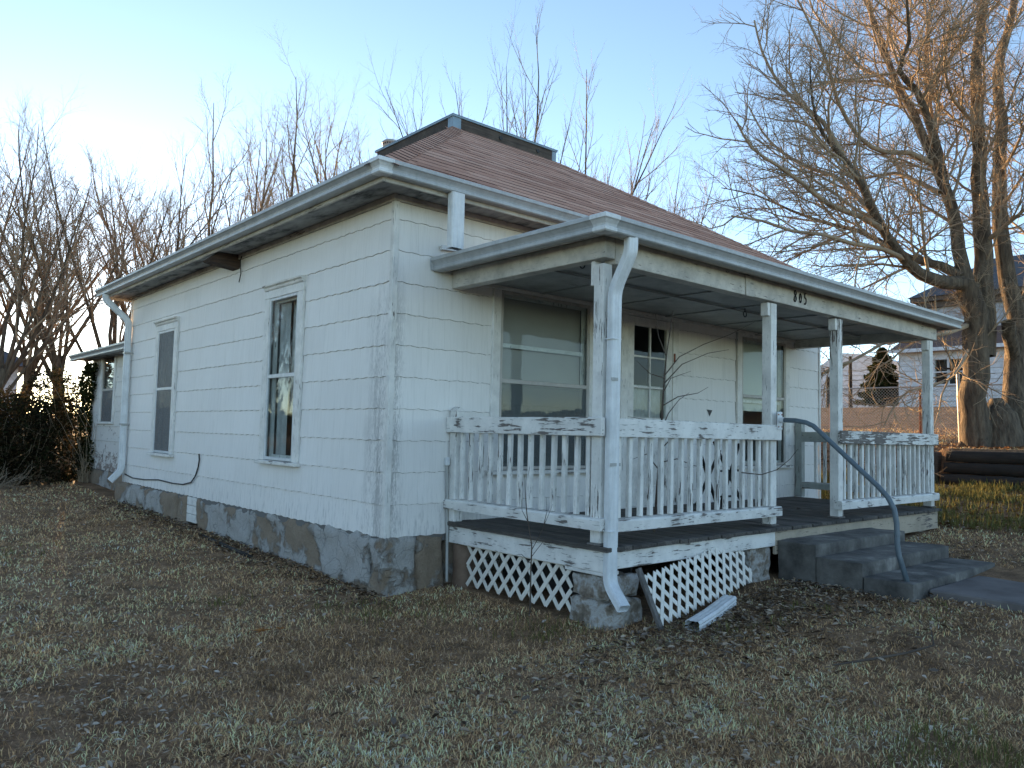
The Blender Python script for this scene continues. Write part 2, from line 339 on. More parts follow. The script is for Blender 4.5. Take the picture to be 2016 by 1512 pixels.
M_NROOF = mat_noise('grey_roof', [(.3, (.05,.052,.06)), (.7, (.10,.10,.115))], 5, 5, .9, .3, coords='World'); M_NROOFB = mat_noise('brown_roof', [(.3, (.10,.055,.045)), (.7, (.17,.10,.08))], 5, 5, .9, .3, coords='World')
M_NWHITE = mat_paint('neighbour_white', (.72,.74,.78), amount=.0, axis=1); M_NGREY = mat_noise('neighbour_grey', [(.3, (.34,.35,.38)), (.7, (.48,.49,.52))], 3, 5, .8, .2, coords='World')

# ------------------------------------------------------------------ terrain
def sst(a, b, x): t = np.clip((x-a)/(b-a), 0, 1); return t*t*(3-2*t)
def ground_z(x, y):
    x = np.asarray(x, float); y = np.asarray(y, float)
    xr = np.clip(x, 0, 12)
    z = .052*xr + .02*np.clip(y, 0, 40)*sst(14, 3, x) + .012*np.clip(y, -12, 0)*sst(6, -2, x)
    z = z + .03*sst(-.6, 0, x)*sst(1.5, .2, x)*sst(-.5, 1.2, y)
    wall = sst(.6, .0, y)                       # behind the timber wall the bank is steep
    z = z + .64*(wall*sst(11.86, 12.0, x)+(1-wall)*sst(10.9, 13.6, x))
    z = z + .078*np.clip(x-13, 0, 24) + .004*np.clip(x-37, 0, 200)
    return z
def gz(x, y): return float(ground_z(x, y))
def axis_grid(a, b, fa, fb, fine, grow=1.22):
    out = list(np.arange(fa, fb+1e-6, fine)); s = fine
    while out[-1] < b: s *= grow; out.append(out[-1]+s)
    s = fine
    while out[0] > a: s *= grow; out.insert(0, out[0]-s)
    return np.array(out)
gx = axis_grid(-300, 400, -7, 15, .2); gy = axis_grid(-200, 400, -6.5, 13, .2)
X, Y = np.meshgrid(gx, gy); Z = ground_z(X, Y)
bumps = np.array([[mnoise.fractal(Vector((a*.9, b*.9, 0)), 1., 2., 4) for a in gx] for b in gy])
near = np.exp(-((X-2)**2+(Y-2)**2)/30**2); Z = Z+bumps*.018*near+bumps*.15*(1-near)*(np.hypot(X, Y) > 45)
nx_, ny_ = len(gx), len(gy); idx = np.arange(nx_*ny_).reshape(ny_, nx_)
F = np.stack([idx[:-1,:-1], idx[:-1,1:], idx[1:,1:], idx[1:,:-1]], -1).reshape(-1, 4)
tag(npmesh('ground', np.stack([X, Y, Z], -1).reshape(-1, 3), F, M_GROUND, smooth=True), 'dry winter lawn of the yard around the house', kind='structure')

# ================================================================== THE HOUSE
house = thing('house', 'single-storey white house with brown hip roof and peeling front porch', 'house', (3.6, 3.7, 0))
EXP, Z0, ZT = .267, .48, 3.295
LEN, WID = 7.51, 7.24
# openings: (u0, u1, z0, z1) on each wall
W_LEFT = [(1.70, 2.37, 1.03, 2.73), (5.38, 6.07, .98, 2.68)]
W_FRONT = [(1.17, 2.38, 1.02, 2.70), (2.99, 3.78, .585, 2.68), (5.20, 6.26, 1.02, 2.66)]
def rects_minus(u0, u1, z0, z1, holes):
    rs = [(u0, u1, z0, z1)]
    for (a, b, c, d) in holes:
        out = []
        for (p, q, r_, s_) in rs:
            if b <= p or a >= q or d <= r_ or c >= s_: out.append((p, q, r_, s_)); continue
            if a > p: out.append((p, a, r_, s_))
            if b < q: out.append((b, q, r_, s_))
            lo, hi = max(a, p), min(b, q)
            if d < s_: out.append((lo, hi, d, s_))
            if c > r_: out.append((lo, hi, r_, c))
        rs = out
    return [q for q in rs if q[1]-q[0] > .012 and q[3]-q[2] > .012]
def wall_core(name, axis, u1, holes, mat, z0=.42, z1=3.38):
    m = MB()
    for (a, b, c, d) in rects_minus(0, u1, z0, z1, holes):
        if axis == 'x': m.box(a, b, 0., .12, c, d)
        else: m.box(0., .12, max(a, .12), b, c, d)
    return obj(name, m, mat, house)
front_wall = wall_core('front_wall', 'x', WID, W_FRONT, M_FELT)
side_wall = wall_core('side_wall', 'y', LEN, W_LEFT, M_FELT)
back_wall = obj('back_wall', MB().box(.12, WID-.12, LEN-.12, LEN, .42, 3.38), M_SID, house)
right_wall = obj('right_wall', MB().box(WID-.12, WID, .12, LEN, .42, 3.38), M_SID, house)
obj('floor', MB().box(.121, WID-.121, .121, LEN-.121, .42, .52), M_DARK, house)
obj('ceiling', MB().box(.121, WID-.121, .121, LEN-.121, 3.2, 3.25), M_DARK, house)
pm = MB(); pm.box(.121, WID-.121, 2.6, 2.68, .52, 3.2); pm.box(2.75, 2.82, .121, 2.6, .52, 3.2); pm.box(4.6, 4.68, .121, 2.6, .52, 3.2); pm.box(1.9, 1.97, 2.68, LEN-.13, .52, 3.2)
obj('room_partition', pm, M_ROOM, house)

def wave(u, row): return .0042*math.sin(2*math.pi*u/.151+row*2.1)+.0018*math.sin(2*math.pi*u/.067+row*4.7)+.002*math.sin(2*math.pi*u/.53+row)
def shingle_mesh(p, wd, ht, rb, rt):
    """one shingle: wavy butt edge below (course rb), its top cut parallel to the next course's edge (rt)"""
    n = max(3, int(wd/.028)); m = MB(); t = .0115+random.uniform(-.001, .0015)
    for i in range(n+1):
        x = wd*i/n; e = wave(p+x, rb) if rb is not None else 0; f = ht+(wave(p+x, rt)-.0026 if rt is not None else 0)
        m.v += [(x, -t, e), (x, -.003, f), (x, -.0005, e), (x, -.0005, f)]
    for i in range(n):
        a, b = 4*i, 4*i+4
        m.f += [(a, b, b+1, a+1), (a+2, b+2, b, a), (a+1, b+1, b+3, a+3)]
    m.f += [(0, 1, 3, 2), (4*n, 4*n+2, 4*n+3, 4*n+1)]
    return m.mesh('siding_shingle')
def side_shingles(parent, length, axis, holes, z0=Z0, ztop=ZT, expo=EXP, wd=.61, mat=M_SID, loc0=(0,0), u_start=0.):
    row = 0; z = z0
    while z < ztop-.02:
        zt = min(z+expo, ztop); u = u_start-(wd*.5 if row % 2 else 0)-(.07 if row % 3 == 0 else 0)
        while u < length:
            a, b = max(u, u_start)+.0005, min(u+wd, length)-.0005; u += wd
            if b-a < .02: continue
            for (p, q, c, d) in rects_minus(a, b, z, zt, holes):
                rb = row if abs(c-z) < 1e-6 else None; rt = row+1 if (abs(d-zt) < 1e-6 and zt < ztop) else None
                me = shingle_mesh(p if axis == 'x' else -q, q-p, d-c, rb, rt); me.materials.append(mat)
                o = bpy.data.objects.new('siding_shingle', me); COL.objects.link(o); o.parent = parent
                if axis == 'x': o.location = (p, loc0[1], c)
                else: o.location = (loc0[0], q, c); o.rotation_euler = (0, 0, -math.pi/2)
        z = zt; row += 1
grow_h = lambda hs, e: [(a-e, b+e, c-e, d+e) for (a, b, c, d) in hs]
side_shingles(front_wall, WID, 'x', [(1.08, 2.47, .98, 2.76), (2.88, 3.90, .4, 2.76), (5.09, 6.37, .98, 2.74)])
side_shingles(side_wall, LEN, 'y', [(1.58, 2.49, 1.0, 2.77), (5.26, 6.19, .95, 2.73)])
# corner strip, frieze, soffit, fascia
m = MB(); m.cbox(-.022, .03, -.022, -.0145, Z0-.01, ZT); m.cbox(-.022, -.0145, -.0140, .03, Z0-.01, ZT); obj('corner_board', m, M_TRIM, house)
obj('corner_board', MB().cbox(WID-.03, WID+.012, -.022, -.0145, Z0, ZT), M_TRIM, house)
obj('corner_board', MB().cbox(-.022, -.0145, LEN-.03, LEN+.012, Z0, ZT), M_TRIM, house)
obj('frieze_board', MB().cbox(-.03, -.002, -.03, LEN+.2, ZT+.002, 3.352), M_FASC, house); obj('frieze_board', MB().cbox(-.001, WID+.2, -.03, -.002, ZT+.002, 3.352), M_FASCX, house)
EO = .335
def board_run(name, mat, parent, pts_boxes):
    for b in pts_boxes: obj(name, MB().box(*b), mat, parent)
seg = [-EO+.03, 1.9, 4.4, 6.3, LEN+EO]
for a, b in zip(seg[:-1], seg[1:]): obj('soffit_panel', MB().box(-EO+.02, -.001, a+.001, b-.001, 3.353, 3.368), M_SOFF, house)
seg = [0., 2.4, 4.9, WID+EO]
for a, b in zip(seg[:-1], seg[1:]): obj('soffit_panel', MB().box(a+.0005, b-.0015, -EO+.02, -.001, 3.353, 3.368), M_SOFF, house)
obj('fascia_board', MB().cbox(-EO, -EO+.02, -EO, LEN+EO, 3.315, 3.455), M_FASC, house); obj('fascia_board', MB().cbox(-EO+.0205, WID+EO, -EO, -EO+.02, 3.315, 3.455), M_FASCX, house)
obj('fascia_board', MB().cbox(WID+EO-.02, WID+EO, -EO+.021, LEN+EO, 3.315, 3.455), M_FASC, house); obj('fascia_board', MB().cbox(-EO+.021, WID+EO-.021, LEN+EO-.02, LEN+EO, 3.315, 3.455), M_FASCX, house)
# roof: hip planes up to the curb
RO = .40; ZE = 3.455; CX0, CX1, CY0, CY1, ZC = 2.20, 3.93, 2.20, 3.95, 5.185
roof = obj('roof', MB(), M_ROOF, house)
ev = [(-RO, -RO, ZE), (WID+RO, -RO, ZE), (WID+RO, LEN+RO, ZE), (-RO, LEN+RO, ZE)]; cv = [(CX0, CY0, ZC), (CX1, CY0, ZC), (CX1, CY1, ZC), (CX0, CY1, ZC)]
m = MB(); m.v = ev+cv+[(x, y, z-.03) for (x, y, z) in ev]
m.f = [(0,1,5,4),(1,2,6,5),(2,3,7,6),(3,0,4,7),(4,5,6,7),(0,8,9,1),(1,9,10,2),(2,10,11,3),(3,11,8,0),(8,11,10,9)]
roof.data = m.mesh('roof'); roof.data.materials.append(M_ROOF)
def shingle_plane(A, B, Cc, D, nmax=None):
    """strip shingles on the plane A-B (eave) up to D-Cc (top); each strip three tabs"""
    A, B, Cc, D = map(Vector, (A, B, Cc, D)); ex = (B-A).normalized(); nrm = (B-A).cross(D-A).normalized(); upv = nrm.cross(ex)
    H = (D-A).dot(upv); rowh = .138; nr = int(H/rowh); lst = []
    for r_ in range(nr+1):
        h0, h1 = r_*rowh, min((r_+1)*rowh+.01, H)
        if h1-h0 < .03: continue
        fl, fr = h0/H, h0/H
        l = (D-A).dot(ex)*(h0/H); rgt = (B-A).length-((B-A).length-(Cc-A).dot(ex))*(h0/H)
        lt = (D-A).dot(ex)*(h1/H); rt_ = (B-A).length-((B-A).length-(Cc-A).dot(ex))*(h1/H)
        x = l-random.uniform(.1, .9)
        while x < rgt:
            a, b = max(x, l), min(x+.915, rgt); x += .915
            if b-a < .03: continue
            mm = MB(); nt_ = max(1, round((b-a)/.305))
            for k in range(nt_):
                p, q = a+(b-a)*k/nt_+.003, a+(b-a)*(k+1)/nt_-.003; th = .006+random.uniform(0, .004); dz = random.uniform(-.004, .004)
                p2, q2 = max(p, lt-.02), min(q, rt_+.02)
                if q2 < p2: q2 = p2 = (p+q)/2
                P = lambda u, v, w_: tuple(A+ex*u+upv*v+nrm*w_)
                n = len(mm.v); mm.v += [P(p, h0+dz, 0), P(q, h0+dz, 0), P(q, h0+dz, th), P(p, h0+dz, th), P(q2, h1, .004), P(p2, h1, .004)]
                mm.f += [(n, n+1, n+2, n+3), (n+3, n+2, n+4, n+5), (n, n+3, n+5), (n+1, n+4, n+2)]
            lst.append(mm)
    return lst
for mm in shingle_plane(ev[0], ev[1], cv[1], cv[0]):
    o = obj('roof_shingle', mm, M_ROOF, roof); o.data.materials.append(M_REDGE)
    for i in range(0, len(o.data.polygons), 4): o.data.polygons[i].material_index = 1
left_m = MB()
for mm in shingle_plane(ev[3], ev[0], cv[0], cv[3])+shingle_plane(ev[1], ev[2], cv[2], cv[1]):
    n = len(left_m.v); left_m.v += mm.v; left_m.f += [tuple(n+i for i in f) for f in mm.f]
tag(obj('side_roof_shingles', left_m, M_ROOF, roof), kind='stuff')
def hip_caps(p0, p1, nA, nB):
    p0, p1 = Vector(p0), Vector(p1); d = (p1-p0).normalized(); L = (p1-p0).length; k = int(L/.135)
    a = (nA.cross(d)).normalized(); b = (d.cross(nB)).normalized()
    for i in range(k):
        s0 = p0+d*(i*.135); s1 = s0+d*.16; lift = Vector((0,0,.011)); mm = MB(); w_ = .15
        hi0, hi1 = s0+lift*1.6, s1+lift*.8
        mm.v = [tuple(hi0), tuple(hi0+a*w_-lift*.2), tuple(hi0+b*w_-lift*.2), tuple(hi1), tuple(hi1+a*w_-lift*.3), tuple(hi1+b*w_-lift*.3), tuple(hi0-lift*.9), tuple(hi0+a*w_-lift*1.), tuple(hi0+b*w_-lift*1.)]
        mm.f = [(0,1,4,3), (2,0,3,5), (0,6,7,1), (2,8,6,0)]
        o = obj('hip_cap', mm, M_ROOF, roof); o.data.materials.append(M_REDGE); o.data.polygons[2].material_index = 1; o.data.polygons[3].material_index = 1
nF = (Vector(ev[1])-Vector(ev[0])).cross(Vector(cv[0])-Vector(ev[0])).normalized(); nL = (Vector(ev[0])-Vector(ev[3])).cross(Vector(cv[3])-Vector(ev[3])).normalized(); nR = (Vector(ev[2])-Vector(ev[1])).cross(Vector(cv[1])-Vector(ev[1])).normalized()
hip_caps(ev[0], cv[0], nL, nF); hip_caps(ev[1], cv[1], nF, nR)
# curb box on top with blue-grey cap flashing
for (b, mt, nm) in (((CX0-.02, CX1+.02, CY0-.03, CY0, ZC-.05, ZC+.12), M_CURB, 'curb_board'), ((CX0-.03, CX0, CY0-.03, CY1+.02, ZC-.05, ZC+.12), M_CURB, 'curb_board'), ((CX1, CX1+.03, CY0-.03, CY1+.02, ZC-.05, ZC+.12), M_CURB, 'curb_board')):
    obj(nm, MB().cbox(*b), mt, roof)
m = MB().box(CX0-.05, CX1+.05, CY0-.05, CY1+.05, ZC+.1205, ZC+.143); m.box(CX0-.054, CX1+.054, CY0-.054, CY1+.054, ZC+.143, ZC+.149); obj('curb_cap', m, M_TEAL, roof)
m = MB().box(CX0-.036, CX0+.09, CY0-.036, CY0-.031, ZC-.02, ZC+.1195); m.box(CX0-.036, CX0-.031, CY0-.0305, CY0+.07, ZC-.02, ZC+.1195); obj('curb_corner_flashing', m, M_TEAL, roof)
obj('curb_corner_flashing', MB().box(CX1-.04, CX1+.036, CY0-.036, CY0-.031, ZC-.03, ZC+.1195), M_TEAL, roof)
for cx_ in (2.95, 3.62): 
    mm = MB().lathe([(.028, 0), (.028, .01)], (0, 0, 0), 12); mm.f.append(tuple(range(12, 24))); o = obj('curb_hole', mm, M_CABLE, roof); o.rotation_euler = (R(90), 0, 0); o.location = (cx_, CY0-.0305, ZC+.05)
m = MB().lathe([(.085, -1.2), (.085, .0), (.10, .0), (.115, .03), (.115, .10), (.13, .105), (.135, .12), (.10, .15), (0, .165)], (2.75, 4.56, 5.64), 20); vent = obj('vent_pipe', m, M_GALV, roof, True)
m = MB()
for k in range(20): a = 2*math.pi*k/20; c, s_ = math.cos(a), math.sin(a); m.beam((2.75+.1152*c, 4.56+.1152*s_, 5.715), (2.75+.1152*c, 4.56+.1152*s_, 5.745), .016, .004, (c, s_, 0))
obj('vent_slot', m, M_CABLE, vent)
# gutters (K profile: side = outward, up)
KP = [(0, .0), (.074, .0), (.083, .008), (.084, .028), (.074, .037), (.080, .052), (.099, .074), (.112, .082), (.113, .108), (.104, .114), (.098, .108), (.104, .100), (.104, .086), (.066, .04), (.066, .008), (.006, .008), (.006, .115), (0, .115)]
GZ = 3.352
gut = obj('gutter', MB().sweep([(-EO-.002, LEN+EO+.15, GZ), (-EO-.002, -EO-.002, GZ), (WID+EO+.1, -EO-.002, GZ)], [(a, b) for a, b in KP]), M_GUT, house)
obj('gutter_corner', MB().sweep([(-EO-.002, -EO+.03, GZ-.002), (-EO-.002, -EO-.002, GZ-.002), (-EO+.03, -EO-.002, GZ-.002)], [(a*1.03+.001, b*1.02) for a, b in KP]), M_DSP, gut)
for k in range(1, 12): obj('gutter_hanger', MB().box(-EO-.108, -EO, k*.68-.01, k*.68+.01, GZ+.117, GZ+.121), M_GALV, gut)
# porch roof gutter
PX0, PX1, PY = .60, 6.62, -1.83
PGX, PGY, PGR, PGZ = .47, -1.94, 6.86, 2.758
pg = obj('porch_gutter', MB().sweep([(PGX, -.02, PGZ), (PGX, PGY, PGZ), (PGR, PGY, PGZ)], [(a, b) for a, b in KP]), M_GUT, house)
obj('gutter_corner', MB().sweep([(PGX, PGY+.035, PGZ-.002), (PGX, PGY, PGZ-.002), (PGX+.035, PGY, PGZ-.002)], [(a*1.03+.001, b*1.02) for a, b in KP]), M_DSP, pg)
m = MB().prism([(PGX-.105, 0, PGZ+.005), (PGX, 0, PGZ), (PGX, 0, PGZ+.11), (PGX-.112, 0, PGZ+.11), (PGX-.112, 0, PGZ+.07)], (0, -.004, 0)); m.v = [(x, y-.02, z) for x, y, z in m.v]; obj('gutter_end_cap', m, M_GUT, pg)
# porch roof: low hip behind that gutter
pe = [(PGX, PGY, 2.868), (PGR, PGY, 2.868), (PGR, -.016, 2.868), (PGX, -.016, 2.868)]
m = MB(); zr = 3.16; m.v = pe+[(PGX+.9, -.016, zr), (PGR-.9, -.016, zr)]+[(x, y, 2.82) for x, y, z in pe]
m.f = [(0, 1, 5, 4), (1, 2, 5), (3, 0, 4), (6, 9, 8, 7), (0, 6, 7, 1), (1, 7, 8, 2), (2, 8, 9, 3), (3, 9, 6, 0), (2, 3, 4, 5)]
proof = obj('porch_roof', m, M_ROOF, house)
obj('drip_edge', MB().sweep([(PGX+.005, -.02, 2.871), (PGX+.005, PGY+.005, 2.871), (PGR-.002, PGY+.005, 2.871)], [(-.03, 0), (.03, 0), (.03, .006), (-.03, .006)]), M_CABLE, proof)
obj('porch_fascia', MB().box(PGX+.001, PGX+.02, PGY+.02, -.017, 2.755, 2.8195), M_FASC, house); obj('porch_fascia', MB().box(PGX+.001, PGR, PGY, PGY+.0195, 2.755, 2.8195), M_FASCX, house)
obj('porch_fascia', MB().box(PGR-.02, PGR, PGY+.02, -.017, 2.755, 2.8195), M_FASC, house)
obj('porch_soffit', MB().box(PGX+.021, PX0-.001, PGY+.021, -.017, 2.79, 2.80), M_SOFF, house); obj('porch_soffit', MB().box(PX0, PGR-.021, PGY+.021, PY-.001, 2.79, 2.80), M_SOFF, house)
# beams (front beam is two boards spliced; the left one hangs a little lower)
beam = obj('porch_beam', MB().cbox(PX0+.115, 2.52, PY, PY+.11, 2.602, 2.789), M_BEAM, house)
beam2 = obj('porch_beam', MB().cbox(2.522, PX1, PY+.004, PY+.11, 2.608, 2.789), M_BEAM, house)
obj('porch_beam', MB().cbox(PX0, PX0+.11, PY, -.017, 2.634, 2.789), M_BEAMY, house); obj('porch_beam', MB().cbox(PX1-.11, PX1-.001, PY+.1105, -.017, 2.62, 2.789), M_BEAMY, house)
obj('beam_splice_trim', MB().cbox(2.40, 2.52, PY-.012, PY-.001, 2.598, 2.775), M_BEAM, beam)
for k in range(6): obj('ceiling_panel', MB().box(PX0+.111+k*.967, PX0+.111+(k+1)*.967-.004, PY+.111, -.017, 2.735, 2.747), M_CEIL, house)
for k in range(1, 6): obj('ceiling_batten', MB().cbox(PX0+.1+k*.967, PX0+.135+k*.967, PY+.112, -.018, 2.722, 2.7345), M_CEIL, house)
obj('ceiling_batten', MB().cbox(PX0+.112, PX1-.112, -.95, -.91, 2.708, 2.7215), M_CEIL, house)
obj('wall_ledger', MB().cbox(PX0+.112, PX1-.112, -.045, -.016, 2.70, 2.7345), M_TRIMX, house)
for (x, y) in ((.80, -1.415), (3.72, -1.0)):
    m = MB().tube([(x, y, 2.735), (x, y, 2.70)], .005, 6); ring = [(x+.028*math.sin(a), y, 2.672-.028*math.cos(a)) for a in [i*2*math.pi/14 for i in range(14)]]; m.tube(ring+ring[:1], .005, 6, False); obj('eye_hook', m, M_IRON, house)
# house number 805 in thin black script numerals
def digit(pts, x): return obj('house_number_digit', MB().tube([(x+a*.062, PY-.001, 2.652+b*.105) for a, b in pts], [.0035+.0035*abs(math.sin(i*.9)) for i in range(len(pts))], 6), M_IRON, beam2)
el = lambda cx, cy, rx, ry, a0, a1, n: [(cx+rx*math.cos(a0+(a1-a0)*i/n), cy+ry*math.sin(a0+(a1-a0)*i/n)) for i in range(n+1)]
digit([(.62,.95),(.35,1.),(.12,.9),(.1,.72),(.3,.58),(.6,.42),(.66,.2),(.5,.03),(.25,.0),(.05,.14),(.12,.38),(.36,.54),(.6,.68),(.7,.86),(.5,.98),(.3,.99)], 3.222)
digit(el(.36, .42, .27, .40, 1.2, 1.2+2*math.pi, 18), 3.318)
digit([(.75,.98),(.45,.95),(.22,.9),(.18,.72),(.14,.52),(.34,.56),(.55,.48),(.64,.28),(.52,.08),(.28,-.02),(.04,.02)], 3.410)
# posts
posts = []
PXS = [.622, 2.878, 4.15, 6.475]; PYB = -1.80
for i, x in enumerate(PXS):
    posts.append(obj('porch_post', MB().cbox(x, x+.095, PYB, PYB+.095, .603, 2.60, .005), M_POST, house))
    obj('post_base', MB().cbox(x-.015, x+.11, PYB-.015, PYB+.11, .5875, .6025), M_GREYW, posts[-1])
    if i: obj('post_cleat', MB().cbox(x-.042, x-.001, PYB+.01, PYB+.085, 2.48, 2.60), M_POST, posts[-1])
    else: obj('post_cleat', MB().cbox(x+.01, x+.085, PYB+.096, PYB+.135, 2.45, 2.63), M_POST, posts[-1])
newel = obj('newel_post', MB().cbox(6.53, 6.625, -.115, -.02, .587, 1.60, .006), M_FADED, house); obj('newel_cap', MB().prism([(6.53, -.115, 1.601), (6.625, -.115, 1.601), (6.5775, -.115, 1.64)], (0, .095, 0)), M_FADED, newel)
newel2 = obj('newel_post', MB().cbox(.615, .71, -.115, -.02, .587, 1.545, .006), M_POST, house); obj('newel_cap', MB().prism([(.615, -.115, 1.546), (.71, -.115, 1.546), (.6625, -.115, 1.585)], (0, .095, 0)), M_POST, newel2)
# railings
def railing(name, axis, a, b, c, zt=1.49, zb=.775, n=12, mt=M_RAILX, mtb=None, edge=.105):
    """rail boards outside the posts, balusters between"""
    if axis == 'x': root = obj(name, MB().cbox(a, b, c-.042, c-.0005, zt-.135, zt, .005), mt, house)
    else: root = obj(name, MB().cbox(c-.042, c-.0005, a, b, zt-.135, zt, .005), mt, house)
    mtb = mtb or mt
    if axis == 'x':
        mm = MB().prism([(a, c-.045, zb-.088), (a, c-.045, zb-.02), (a, c-.035, zb-.006), (a, c+.045, zb), (a, c+.045, zb-.088)], (b-a+.004, 0, 0))
    else:
        mm = MB().prism([(c-.045, a, zb-.088), (c+.045, a, zb-.088), (c+.045, a, zb), (c-.035, a, zb-.006), (c-.045, a, zb-.02)], (0, b-a, 0))
    obj('bottom_rail', mm, mtb, root)
    h = zt-.02-(zb+.001); bm = None
    for i in range(n):
        u = a+edge+(b-a-2*edge)*(i+.5)/n+random.uniform(-.004, .004)
        if bm is None: bm = MB().cbox(-.0185, .0185, -.0185, .0185, 0, h, .004).mesh('baluster'); bm.materials.append(M_BAL)
        o = bpy.data.objects.new('baluster', bm); COL.objects.link(o); o.parent = root
        o.location = (u, c+.0225, zb+.001) if axis == 'x' else (c+.0225, u, zb+.001)
        o.rotation_euler = (random.uniform(-.008, .008), random.uniform(-.008, .008), random.uniform(-.12, .12))
    return root
railing('porch_railing', 'y', -1.84, -.012, .622, 1.492, .785, 13, M_RAILY)
railing('porch_railing', 'x', .665, 2.99, -1.80, 1.488, .768, 17, M_RAILX)
railing('porch_railing', 'x', 4.13, 6.60, -1.80, 1.465, .765, 17, M_RAILP, M_RAILX)
rr_ = railing('porch_railing', 'y', -1.70, -.12, 6.575, 1.47, .79, 11, M_FADEDY)
# deck
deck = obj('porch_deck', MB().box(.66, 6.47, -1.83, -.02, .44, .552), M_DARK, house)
x = .60; di = 0
while x < 6.5:
    wb = min(.092+random.uniform(-.003, .003), 6.52-x); ye = -1.895+random.uniform(-.008, .008)
    obj('deck_board', MB().cbox(x, x+wb-.004, ye, -.018, .5535, .585+random.uniform(-.0025, .0025), .004), M_DECK, deck); x += wb
obj('deck_skirt', MB().cbox(.63, 2.845, -1.862, -1.833, .425, .5525), M_RAILX, house); obj('deck_skirt', MB().cbox(2.847, 6.49, -1.862, -1.833, .35, .5525), mat_paint('tan_skirt_paint', (.50,.42,.32), amount=.15, axis=0), house)
obj('deck_skirt', MB().cbox(.628, .657, -1.8325, -.03, .405, .5525), M_RAILY, house); obj('sill_block', MB().cbox(.632, .80, -1.83, -1.45, .378, .4045), M_RAILY, house)
# windows --------------------------------------------------------------
def window(u0, u1, z0, z1, wall, casing=.11, cap=True, meet=None, kind='side', capw=.05):
    """local frame: x along the wall (left to right seen from outside), -y outward"""
    wd, h = u1-u0, z1-z0; m = MB(); c = casing; yo = -.034
    m.cbox(-c, 0, yo, .0, -.005, h+c*.0); m.cbox(wd, wd+c, yo, .0, -.005, h); m.cbox(-c, wd+c, yo, .0, h+.0005, h+c*.75)
    root = obj('window', m, M_TRIM, house)
    if wall == 'x': root.location = (u0, -.001, z0)
    else: root.location = (-.001, u1, z0); root.rotation_euler = (0, 0, -math.pi/2)
    obj('window_sill', MB().cbox(-c-.02, wd+c+.02, -.075, -.0005, -.042, -.0055), M_RAILX, root)
    if cap:
        H = h+c*.75+.001; cp = MB(); prof = [(0, 0), (.036, 0), (.045, .012), (.05, .03), (.07, .042), (.074, .058), (0, .062)]
        cp.sweep([(-c-.0, 0, H), (wd+c+.0, 0, H)], prof); obj('window_cap', cp, M_TRIMX, root)
    fr = M_ALUW if kind != 'front' else M_ALU; s = .032; zm = (meet-z0) if meet else h/2
    f = MB(); f.cbox(.0005, s, -.028, -.004, .0005, h-.0005); f.cbox(wd-s, wd-.0005, -.028, -.004, .0005, h-.0005); f.cbox(s+.0005, wd-s-.0005, -.028, -.004, h-s, h-.0005); f.cbox(s+.0005, wd-s-.0005, -.028, -.004, .0005, s); f.cbox(s+.0005, wd-s-.0005, -.026, -.006, zm-.02, zm+.02)
    obj('storm_frame', f, fr, root)
    for (a, b) in ((s, zm-.02), (zm+.02, h-s)): obj('pane', MB().box(s+.001, wd-s-.001, -.018, -.015, a+.001, b-.001), M_GLASS, root)
    g = MB(); ys = .03; g.box(.0, .045, ys, ys+.03, 0, h); g.box(wd-.045, wd, ys, ys+.03, 0, h); g.box(.045, wd-.045, ys, ys+.03, h-.05, h); g.box(.045, wd-.045, ys, ys+.03, 0, .055)
    obj('sash', g, M_TRIM, root)
    return root, wd, h, zm, s
# near side window: lace curtain and half-drawn shade
w1, wd, h, zm, s = window(*W_LEFT[0], 'y', meet=1.90, casing=.115)
def curtain(root, x0, x1, z0, z1, y, mat, amp=.012, n=40, name='curtain'):
    m = MB()
    for i in range(n+1):
        x = x0+(x1-x0)*i/n; yy = y+amp*math.sin(i*1.3)+amp*.5*math.sin(i*2.9+1); m.v += [(x, yy, z0), (x, yy, z1)]
    m.f = [(2*i, 2*i+2, 2*i+3, 2*i+1) for i in range(n)]; return obj(name, m, mat, root, True)
curtain(w1, .05, .27, .02, h-.05, .085, M_CURT); obj('roller_shade', MB().box(.27, wd-.02, .12, .124, .50, h-.02), M_SHADE, w1)
w2, wd, h, zm, s = window(*W_LEFT[1], 'y', meet=1.865, casing=.115)
obj('insect_screen', MB().box(s, wd-s, -.0235, -.022, s, h-s), M_SCREEN, w2); curtain(w2, .05, .3, .02, h-.05, .085, M_CURT); obj('roller_shade', MB().box(.02, wd-.02, .115, .119, .1, h-.02), M_SHADE, w2)
w3, wd, h, zm, s = window(*W_FRONT[0], 'x', meet=1.85, casing=.095, cap=False, kind='front')
obj('insect_screen', MB().box(s, wd-s, -.0135, -.012, s, zm-.02), M_SCREEN, w3); obj('roller_shade', MB().box(.03, wd-.03, .085, .089, .62, h-.03), M_SHADE, w3)
obj('sash_rail', MB().cbox(.045, wd-.045, .028, .06, 1.15, 1.19), M_TRIM, w3); curtain(w3, .05, wd-.05, .03, 1.2, .11, mat_noise('dull_curtain', [(.3, (.10,.10,.10)), (.7, (.16,.16,.15))], 6, 4, .9, 0), .01, 60)
w4, wd, h, zm, s = window(*W_FRONT[2], 'x', meet=1.905, casing=.10, kind='front')
obj('roller_shade', MB().box(.03, wd-.03, .07, .074, .70, h-.04), mat_flat('white_shade', (.62,.63,.58)), w4); obj('sash_rail', MB().cbox(.045, wd-.045, .03, .06, .80, .84), M_TRIM, w4)
